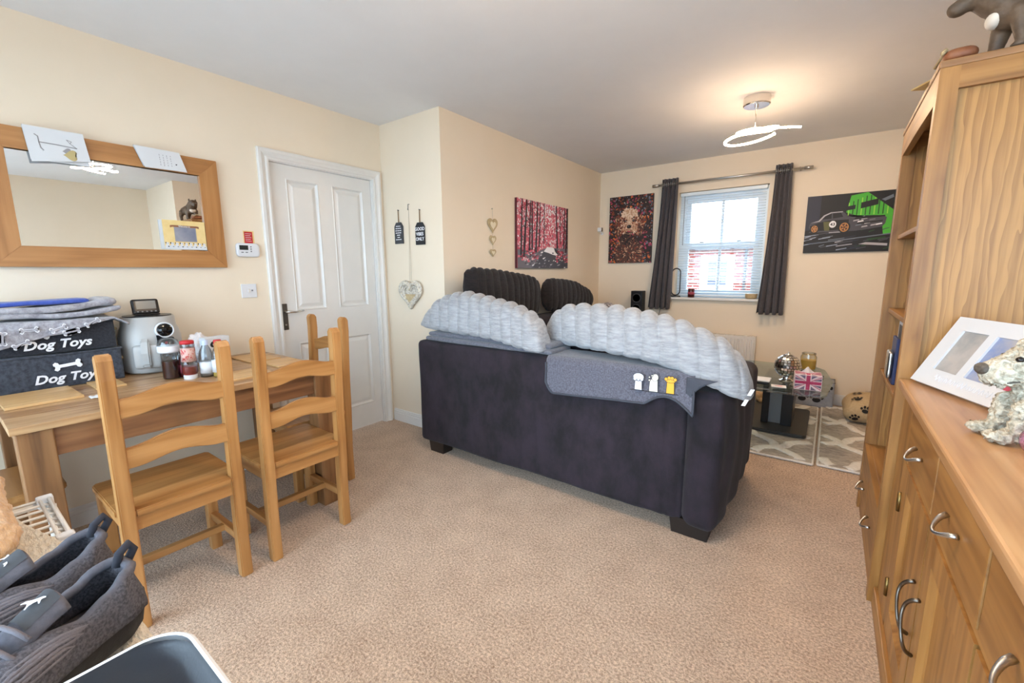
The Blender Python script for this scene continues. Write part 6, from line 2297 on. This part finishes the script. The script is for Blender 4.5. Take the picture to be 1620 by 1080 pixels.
def paw(cx, cy, s, ang=0.0, m='print_black', lay=0):
    out = []

    def T(p):
        return (cx + s * (p[0] * math.cos(ang) - p[1] * math.sin(ang)), cy + s * (p[0] * math.sin(ang) + p[1] * math.cos(ang)))
    out.append(([T(p) for p in ell(0, -0.12, 0.42, 0.32, 16)], m, lay))
    for (x, y, r) in ((-0.55, 0.22, 0.19), (-0.2, 0.52, 0.20), (0.2, 0.52, 0.20), (0.55, 0.22, 0.19)):
        out.append(([T(p) for p in ell(x, y, r * 0.85, r * 1.15, 12)], m, lay))
    return out


flat('paw_print', paw(0, 0, 0.05, 0, 'paper'), basis((0, 0, 0.006), (1, 0, 0), (0, 1, 0)), t, 0.0003)

t = thing('paw_bin', 'grey fabric storage bin with black paw prints behind the coffee table', 'storage box', (2.78, 4.83, 0.0))
obj('bin_body', softbox(0, 0.31, 0, 0.17, 0, 0.25, (0.012, 0.012, 0.01), (14, 8, 12), lambda p, n: p + Vector((0, 0.006 * nz(p, 8), 0))), 'grey_bin', t, smooth=True)
obj('rim_binding', tube([(0, 0, 0.25), (0.31, 0, 0.25), (0.31, 0.17, 0.25), (0, 0.17, 0.25), (0, 0, 0.25)], 0.005, 6), 'mid_grey', t)
flat('paw_print', paw(0.075, 0.085, 0.075) + paw(0.185, 0.085, 0.075) + paw(0.13, 0.185, 0.075) + paw(0.245, 0.185, 0.075), basis((0, -0.0045, 0), (1, 0, 0), (0, 0, 1)), t, 0.0006)


def paw_cushion():
    t = thing('paw_cushion', 'tan floor cushion with black paw prints beside the bookcase', 'cushion', (3.38, 4.66, 0.022), 0.0)
    W, D, h = 0.46, 0.50, 0.20

    def fn(p, n):
        k = 1 - 0.25 * (abs(p.x) / (W / 2)) ** 3 - 0.25 * (abs(p.y) / (D / 2)) ** 3
        return Vector((p.x, p.y, p.z * k)) + Vector((0.006 * nz(p, 6), 0.006 * nz(p, 7), 0.008 * abs(nz(p, 5))))
    obj('cover', softbox(-W / 2, W / 2, -D / 2, D / 2, 0, h, (0.09, 0.09, 0.095), (20, 20, 14), fn), 'tan_fabric', t, smooth=True)
    P_ = []
    for (x, z, a) in ((-0.15, 0.05, 0.3), (-0.09, 0.13, -0.2), (0.0, 0.05, 0.5), (0.03, 0.14, 0.1), (0.12, 0.07, -0.3), (0.16, 0.15, 0.2)):
        P_ += paw(x, z, 0.05, a)
    # prints follow the puffed front face
    for k in range(0, len(P_), 5):
        bm = bmesh.new()
        for pts, m, l in P_[k:k + 5]:
            bm.faces.new([bm.verts.new((x, -D / 2 * (1 - 0.18 * ((z - 0.09) / 0.10) ** 2) - 0.004, z * 0.92 + 0.004)) for x, z in pts])
        obj('paw_print', bm, 'print_black', t)
    for (x, y, a) in ((-0.14, -0.14, 0.3), (0.0, -0.12, -0.2), (0.13, -0.15, 0.5), (-0.13, 0.02, 1.0), (0.02, 0.05, 0.4), (0.14, 0.06, -0.5), (-0.05, 0.15, 0.2)):
        bm = bmesh.new()
        for pts, m, l in paw(x, y, 0.055, a):
            vs = []
            for px, py in pts:
                k = 1 - 0.25 * (abs(px) / (W / 2)) ** 3 - 0.25 * (abs(py) / (D / 2)) ** 3
                vs.append(bm.verts.new((px, py, h * k + 0.009)))
            bm.faces.new(vs)
        obj('paw_print', bm, 'print_black', t)


paw_cushion()
t = thing('plush_toy', 'brown and cream soft dog toy on the floor behind the coffee table leg', 'soft toy', (2.50, 4.70, 0.022))
blob('toy_body', [((0, 0, 0.05), (0.07, 0.05, 0.05)), ((0.08, -0.01, 0.07), (0.045, 0.04, 0.042)), ((-0.06, 0.04, 0.03), (0.04, 0.025, 0.025)), ((0.05, -0.05, 0.02), (0.035, 0.022, 0.02))], 'tan_fur', t, 0.007)
obj('toy_ear', prism([(0, 0), (0.02, -0.03), (0.032, -0.02), (0.03, 0.01)], -0.05, -0.038, 'y', 0.003), 'tan_leather', t).location = (0.07, 0, 0.09)


def speaker():
    t = thing('floor_speaker', 'slim black speaker on a stand between sofa and far curtain', 'speaker', (1.215, 4.93, 0))
    obj('stand_base', lathe([(0.11, 0), (0.11, 0.012), (0.10, 0.016), (0, 0.016)], 28), 'black_plastic', t, smooth='auto')
    obj('stand_pole', tube([(0, 0, 0.016), (0, 0, 0.74)], 0.014, 10), 'black_plastic', t, smooth=True)
    obj('cabinet', box(-0.065, 0.065, -0.055, 0.055, 0.74, 1.035, 0.004), 'black_plastic', t)
    for z in (0.955, 0.835):
        D_ = Matrix.Translation((0, -0.055, z)) @ Matrix.Rotation(PI / 2, 4, 'X')
        cone = obj('driver_cone', lathe([(0.052, 0.0), (0.052, 0.004), (0.046, 0.005), (0.036, -0.008), (0.016, -0.016), (0, -0.016)], 28), 'dark_grey', t, smooth='auto')
        cone.matrix_local = D_
        cap = obj('dust_cap', lathe([(0.016, -0.015), (0.012, -0.006), (0, -0.003)], 18), 'mid_grey', cone, smooth=True)


speaker()
t = thing('lamp_cable', 'thin dark cable hanging below the left curtain', 'cable', (1.44, 5.03, 0.5))
obj('wire', tube([(0.0, 0, 0.45), (0.005, -0.02, 0.32), (-0.02, -0.03, 0.2), (-0.05, -0.03, 0.0), (-0.06, -0.01, -0.2)], 0.003, 6), 'dark_grey', t, smooth=True)
obj('plug', box(-0.085, -0.035, -0.005, 0.012, -0.25, -0.20, 0.004), 'dark_grey', t)

# ------------------------------------------------------------------ canvases


def canvas(name, label, W, Hh, M_, side='print_black', d=0.02):
    t = thing(name, label, 'canvas', (0, 0, 0))
    bm = box(0, W, 0, Hh, -d, 0.0)
    bmesh.ops.transform(bm, matrix=M_, verts=list(bm.verts))
    obj('stretcher', bm, side, t)
    return t


for nm, c in (('ink_pink', (214, 106, 122)), ('ink_rose', (186, 66, 88)), ('ink_blush', (236, 186, 192)), ('ink_white', (238, 236, 238)), ('ink_crimson', (140, 34, 54)), ('ink_trunk', (52, 40, 46)), ('ink_maroon', (84, 22, 34)), ('ink_grey', (110, 106, 114)),
              ('ink_lgrey', (176, 172, 178)), ('ink_dgrey', (70, 68, 76)), ('ink_orange', (206, 104, 44)), ('ink_rust', (128, 56, 34)), ('ink_brown', (78, 48, 38)), ('ink_dbrown', (44, 28, 26)), ('ink_tan', (196, 150, 116)),
              ('ink_cream', (230, 204, 178)), ('ink_slate', (104, 112, 124)), ('ink_magenta', (176, 58, 92)), ('ink_black', (7, 6, 8)), ('ink_green', (70, 176, 44)), ('ink_lime', (150, 214, 70)), ('ink_dgreen', (26, 66, 24)),
              ('ink_navy', (36, 40, 58)), ('ink_steel', (150, 160, 178)), ('ink_gold', (190, 132, 70)), ('ink_olive', (92, 92, 48))):
    mat(nm, c, 0.55)


def dab(P_, cx, cy, r, m, lay, W, Hh, asp=1.0, ang=None, n=6):
    a = R.random() * PI if ang is None else ang
    pts = ell(cx, cy, r, r * asp, n, a)
    P_.append(([(min(W, max(0, x)), min(Hh, max(0, y))) for x, y in pts], m, lay))


def forest():
    W, Hh = 0.919, 0.612
    M_ = basis((XC + 0.026, 3.287, 1.291), (0, 1, 0), (0, 0, 1))
    t = canvas('forest_canvas', 'canvas print of a pink forest with a pale path above the sofa', W, Hh, M_, 'ink_maroon', 0.024)
    P_ = [(rect(0, W, 0, Hh), 'ink_pink', 0)]
    for k in range(1500):                                 # foliage
        x, y = R.random() * W, Hh * (0.28 + 0.72 * R.random())
        cen = math.exp(-((x - W * 0.58) / 0.14) ** 2) * (y / Hh)
        m = R.choice(['ink_rose', 'ink_pink', 'ink_blush', 'ink_crimson', 'ink_blush', 'ink_pink', 'ink_grey', 'ink_white'])
        if R.random() < cen * 0.9 or (y > Hh * 0.6 and R.random() < 0.5):
            m = R.choice(['ink_white', 'ink_white', 'ink_blush'])
        dab(P_, x, y, 0.005 + 0.010 * R.random(), m, 1 + k % 3, W, Hh, 0.6)
    # ground and path
    P_.append(([(0, 0), (W, 0), (W, 0.20), (0.70, 0.20), (0.50, 0.20), (0.30, 0.15), (0, 0.17)], 'ink_grey', 5))
    P_.append(([(0.22, 0), (W, 0), (W, 0.10), (0.68, 0.19), (0.50, 0.20), (0.40, 0.13)], 'ink_dgrey', 6))
    P_.append(([(0.44, 0.16), (0.50, 0.205), (0.62, 0.205), (0.66, 0.16), (0.74, 0.12), (0.60, 0.135), (0.52, 0.15)], 'ink_white', 7))
    for k in range(90):
        x, y = R.random() * W, Hh * 0.25 * R.random()
        dab(P_, x, y, 0.006 + 0.018 * R.random(), R.choice(['ink_lgrey', 'ink_white', 'ink_grey', 'ink_dgrey']), 8, W, Hh, 0.35, 0.2)
    for k in range(120):                                  # fallen leaves either side
        x = R.choice([R.random() * 0.34, W - R.random() * 0.26])
        y = Hh * (0.10 + 0.22 * R.random())
        dab(P_, x, y, 0.008 + 0.016 * R.random(), R.choice(['ink_pink', 'ink_rose', 'ink_crimson', 'ink_blush']), 9, W, Hh, 0.5, 0.1)
    for x0, w, ln, yb in ((0.055, 0.018, 0.02, 0.12), (0.10, 0.022, 0.05, 0.10), (0.19, 0.014, 0.02, 0.16), (0.235, 0.018, 0.0, 0.17), (0.30, 0.020, 0.03, 0.15), (0.36, 0.012, 0.015, 0.2), (0.44, 0.008, 0.01, 0.24), (0.70, 0.018, -0.035, 0.20), (0.76, 0.010, -0.02, 0.24), (0.83, 0.016, 0.01, 0.2), (0.875, 0.020, 0.015, 0.16), (0.905, 0.012, 0.0, 0.2)):
        P_.append(([(x0 - w * 0.75, yb), (x0 + w * 0.75, yb), (min(W, x0 + w * 0.4 + ln), Hh), (x0 - w * 0.4 + ln, Hh)], 'ink_trunk', 10))
        for q in range(3):
            y = yb + (Hh - yb) * (0.35 + 0.6 * R.random())
            xx = x0 + ln * (y - yb) / (Hh - yb)
            s = R.choice([-1, 1])
            P_.append(([(xx, y), (min(W, max(0, xx + s * 0.07)), min(Hh, y + 0.04)), (min(W, max(0, xx + s * 0.07)), min(Hh, y + 0.044)), (xx, y + 0.007)], 'ink_trunk', 10))
    flat('print', P_, M_, t, 0.0002)


forest()


def dog_portrait():
    W, Hh = 0.515, 0.755
    M_ = basis((0.799, YD - 0.024, 1.351), (1, 0, 0), (0, 0, 1))
    t = canvas('dog_canvas', 'canvas print of a curly brown dog among autumn colours', W, Hh, M_, 'ink_black')
    P_ = [(rect(0, W, 0, Hh), 'ink_dbrown', 0)]
    for k in range(900):
        x, y = R.random() * W, R.random() * Hh
        m = R.choice(['ink_rust', 'ink_orange', 'ink_brown', 'ink_slate', 'ink_black', 'ink_magenta', 'ink_dbrown', 'ink_black', 'ink_rust', 'ink_grey'])
        if x > W * 0.72 and 0.25 < y / Hh < 0.48 and R.random() < 0.6:
            m = R.choice(['ink_magenta', 'ink_rose', 'ink_slate'])
        if x < W * 0.22 and y < Hh * 0.62 and R.random() < 0.4:
            m = R.choice(['ink_orange', 'ink_rust'])
        dab(P_, x, y, 0.005 + 0.015 * R.random(), m, 1 + k % 3, W, Hh, 0.55)
    for k in range(40):
        dab(P_, R.random() * W, R.random() * Hh, 0.003 + 0.004 * R.random(), 'ink_cream', 4, W, Hh)
    cx = W * 0.48

    def fur(x, y, rx, ry, n, mats, lay, size=0.009, lean=0.0):
        for _ in range(n):
            a_, r_ = R.random() * 2 * PI, math.sqrt(R.random())
            px, py = x + rx * r_ * math.cos(a_), y + ry * r_ * math.sin(a_)
            dab(P_, min(W, max(0, px)), min(Hh, max(0, py)), size * (0.6 + 0.8 * R.random()), R.choice(mats), lay, W, Hh, 0.42, math.atan2(py - y, px - x) + lean)
    P_.append(([(x, max(0.0, y)) for x, y in ell(cx, 0.10, 0.165, 0.19, 28)], 'ink_brown', 5))
    for sg in (-1, 1):
        P_.append((ell(cx + sg * 0.125, 0.415, 0.052, 0.115, 22, -sg * 0.12), 'ink_rust', 7))
    P_.append((ell(cx, 0.500, 0.105, 0.115, 28), 'ink_tan', 8))
    P_.append((ell(cx, 0.385, 0.085, 0.060, 24), 'ink_tan', 8))
    fur(cx, 0.12, 0.165, 0.17, 420, ['ink_brown', 'ink_dbrown', 'ink_rust', 'ink_brown', 'ink_tan'], 6, 0.013)
    fur(cx, 0.265, 0.095, 0.055, 120, ['ink_dbrown', 'ink_black', 'ink_brown'], 7, 0.012)
    for sg in (-1, 1):                                    # hanging ears
        fur(cx + sg * 0.128, 0.415, 0.050, 0.115, 170, ['ink_brown', 'ink_rust', 'ink_brown', 'ink_tan', 'ink_dbrown'], 8, 0.013)
    fur(cx, 0.475, 0.105, 0.105, 260, ['ink_tan', 'ink_cream', 'ink_tan', 'ink_rust'], 9, 0.013)
    fur(cx, 0.560, 0.095, 0.060, 200, ['ink_cream', 'ink_cream', 'ink_tan'], 10, 0.012)
    for sg in (-1, 1):                                    # brows, eyes and cheeks
        fur(cx + sg * 0.058, 0.488, 0.034, 0.030, 46, ['ink_brown', 'ink_dbrown', 'ink_rust'], 11, 0.008)
        P_.append((ell(cx + sg * 0.050, 0.474, 0.013, 0.011, 14), 'ink_black', 13))
        P_.append((ell(cx + sg * 0.046, 0.478, 0.0028, 0.0028, 8), 'ink_white', 14))
        fur(cx + sg * 0.048, 0.378, 0.050, 0.045, 110, ['ink_tan', 'ink_cream', 'ink_rust', 'ink_tan'], 12, 0.010)
    fur(cx, 0.450, 0.030, 0.060, 70, ['ink_cream', 'ink_cream', 'ink_tan'], 12, 0.008)
    P_.append((ell(cx, 0.412, 0.027, 0.020, 18), 'ink_black', 14))
    P_.append((ell(cx - 0.006, 0.418, 0.008, 0.005, 10), 'ink_grey', 15))
    fur(cx, 0.345, 0.048, 0.016, 50, ['ink_dbrown', 'ink_brown', 'ink_black'], 13, 0.008)
    P_.append((ell(cx, 0.356, 0.020, 0.007, 14), 'ink_rose', 14))
    flat('print', P_, M_, t, 0.0002)


dog_portrait()


def car_canvas():
    W, Hh = 0.608, 0.505
    M_ = basis((2.74, YD - 0.024, 1.412), (1, 0, 0), (0, 0, 1))
    t = canvas('car_canvas', 'canvas print of a black race car numbered 43 against green light', W, Hh, M_, 'ink_black')
    s = W / 1.0

    def T(pts):
        return [(x * W, y * Hh) for x, y in pts]
    P_ = [(rect(0, W, 0, Hh), 'ink_black', 0), (T([(0, .40), (.17, .42), (.17, 1), (0, 1)]), 'ink_navy', 1),
          (T([(.48, .68), (.52, .96), (.74, 1), (.80, .92), (1, .68), (1, .28), (.92, .28), (.88, .60), (.60, .62)]), 'ink_green', 1),
          (T([(.80, 1), (1, 1), (1, .68), (.70, 1)]), 'ink_black', 3), (T([(.86, .86), (.98, .93), (.99, .88), (.90, .83)]), 'ink_slate', 4)]
    for k in range(10):
        x = .50 + .048 * k
        P_.append((T([(x, .62), (x + .012, .62), (x + .012, min(.98, .95 - abs(.72 - x) * 0.5)), (x, min(.98, .95 - abs(.72 - x) * 0.5))]), 'ink_lime' if k % 3 == 0 else 'ink_dgreen', 2))
    P_ += [(T([(.64, .73), (.83, .78), (.83, .88), (.64, .83)]), 'ink_black', 3), (T([(.42, .70), (.58, .73), (.58, .80), (.42, .77)]), 'ink_black', 3)]
    # wet floor streaks
    for k in range(46):
        x, y = R.random(), .03 + .34 * R.random()
        m = R.choice(['ink_steel', 'ink_slate', 'ink_navy', 'ink_lgrey', 'ink_dgrey', 'ink_dgrey'])
        if x > .55:
            m = R.choice(['ink_dgrey', 'ink_black', 'ink_dgreen', 'ink_navy'])
        w = .05 + .16 * R.random()
        P_.append(([(max(0, (x - w / 2)) * W, y * Hh), (min(1, x + w / 2) * W, (y + .03) * Hh), (min(1, x + w / 2) * W, (y + .042) * Hh), (max(0, (x - w / 2)) * W, (y + .016) * Hh)], m, 2 + k % 2))
    P_.append((T([(.66, .13), (.98, .09), (.98, .13), (.74, .16)]), 'ink_lgrey', 5))
    P_.append((T([(.10, .17), (1, .30), (1, .28), (.10, .155)]), 'ink_slate', 4))
    # car: long low coupe, side-on with its open engine bay to the right
    body = [(.045, .46), (.06, .53), (.16, .565), (.22, .655), (.30, .70), (.44, .705), (.50, .63), (.56, .60), (.72, .60), (.90, .595), (.94, .56), (.93, .46), (.90, .41), (.75, .38), (.60, .36), (.50, .36), (.36, .36), (.14, .36), (.07, .39)]
    P_.append((T(body), 'ink_dgrey', 6))
    P_.append((T([(.06, .53), (.16, .565), (.22, .655), (.30, .70), (.44, .705), (.44, .69), (.31, .685), (.235, .64), (.175, .55)]), 'ink_lgrey', 7))
    P_.append((T([(.20, .585), (.245, .645), (.31, .68), (.315, .59)]), 'ink_black', 8)); P_.append((T([(.33, .59), (.325, .68), (.42, .685), (.45, .61)]), 'ink_black', 8))
    P_.append((T([(.055, .47), (.16, .53), (.30, .56), (.52, .56), (.52, .40), (.30, .385), (.12, .39)]), 'ink_black', 7))
    P_.append((T([(.24, .385), (.30, .385), (.30, .54), (.22, .54)]), 'ink_olive', 8))
    for (x, y, m) in ((.60, .52, 'ink_lgrey'), (.65, .50, 'ink_white'), (.69, .54, 'ink_lgrey'), (.63, .44, 'ink_slate'), (.73, .47, 'ink_white'), (.80, .43, 'ink_lgrey'), (.66, .57, 'ink_white'), (.86, .44, 'ink_white'), (.78, .52, 'ink_grey'), (.70, .41, 'ink_lgrey')):
        P_.append((T([(x - .03, y), (x + .04, y + .015), (x + .035, y + .035), (x - .025, y + .022)]), m, 9))
    P_.append((T([(.58, .555), (.92, .575), (.92, .60), (.60, .60)]), 'ink_black', 10)); P_.append((T([(.62, .47), (.90, .50), (.90, .52), (.62, .49)]), 'ink_black', 10))
    for (x, y, r) in ((.118, .425, .048), (.475, .43, .062)):
        P_.append((ell(x * W, y * Hh, r * W * 1.15, r * W * 1.35, 24), 'ink_black', 11))
        P_.append((ell(x * W, y * Hh, r * W * 0.85, r * W * 1.05, 24), 'ink_gold', 12))
        P_.append((ell(x * W, y * Hh, r * W * 0.66, r * W * 0.84, 20), 'ink_brown', 13))
        for q in range(5):
            a = 2 * PI * q / 5
            P_.append((ell(x * W + 0.42 * r * W * math.cos(a), y * Hh + 0.5 * r * W * math.sin(a), 0.012, 0.005, 8, a), 'ink_gold', 14))
    P_.append((ell(.335 * W, .49 * Hh, 0.026, 0.030, 24), 'ink_white', 12))
    P_.append((T([(.30, .355), (.47, .36), (.47, .345), (.30, .34)]), 'ink_lgrey', 9))
    flat('print', P_, M_, t, 0.0002)
    text('race_number', '43', 0.036, M_ @ Matrix.Translation((.335 * W, .488 * Hh, 0.0032)), 'ink_black', t, bold=0.001, ext=0.0001)


car_canvas()
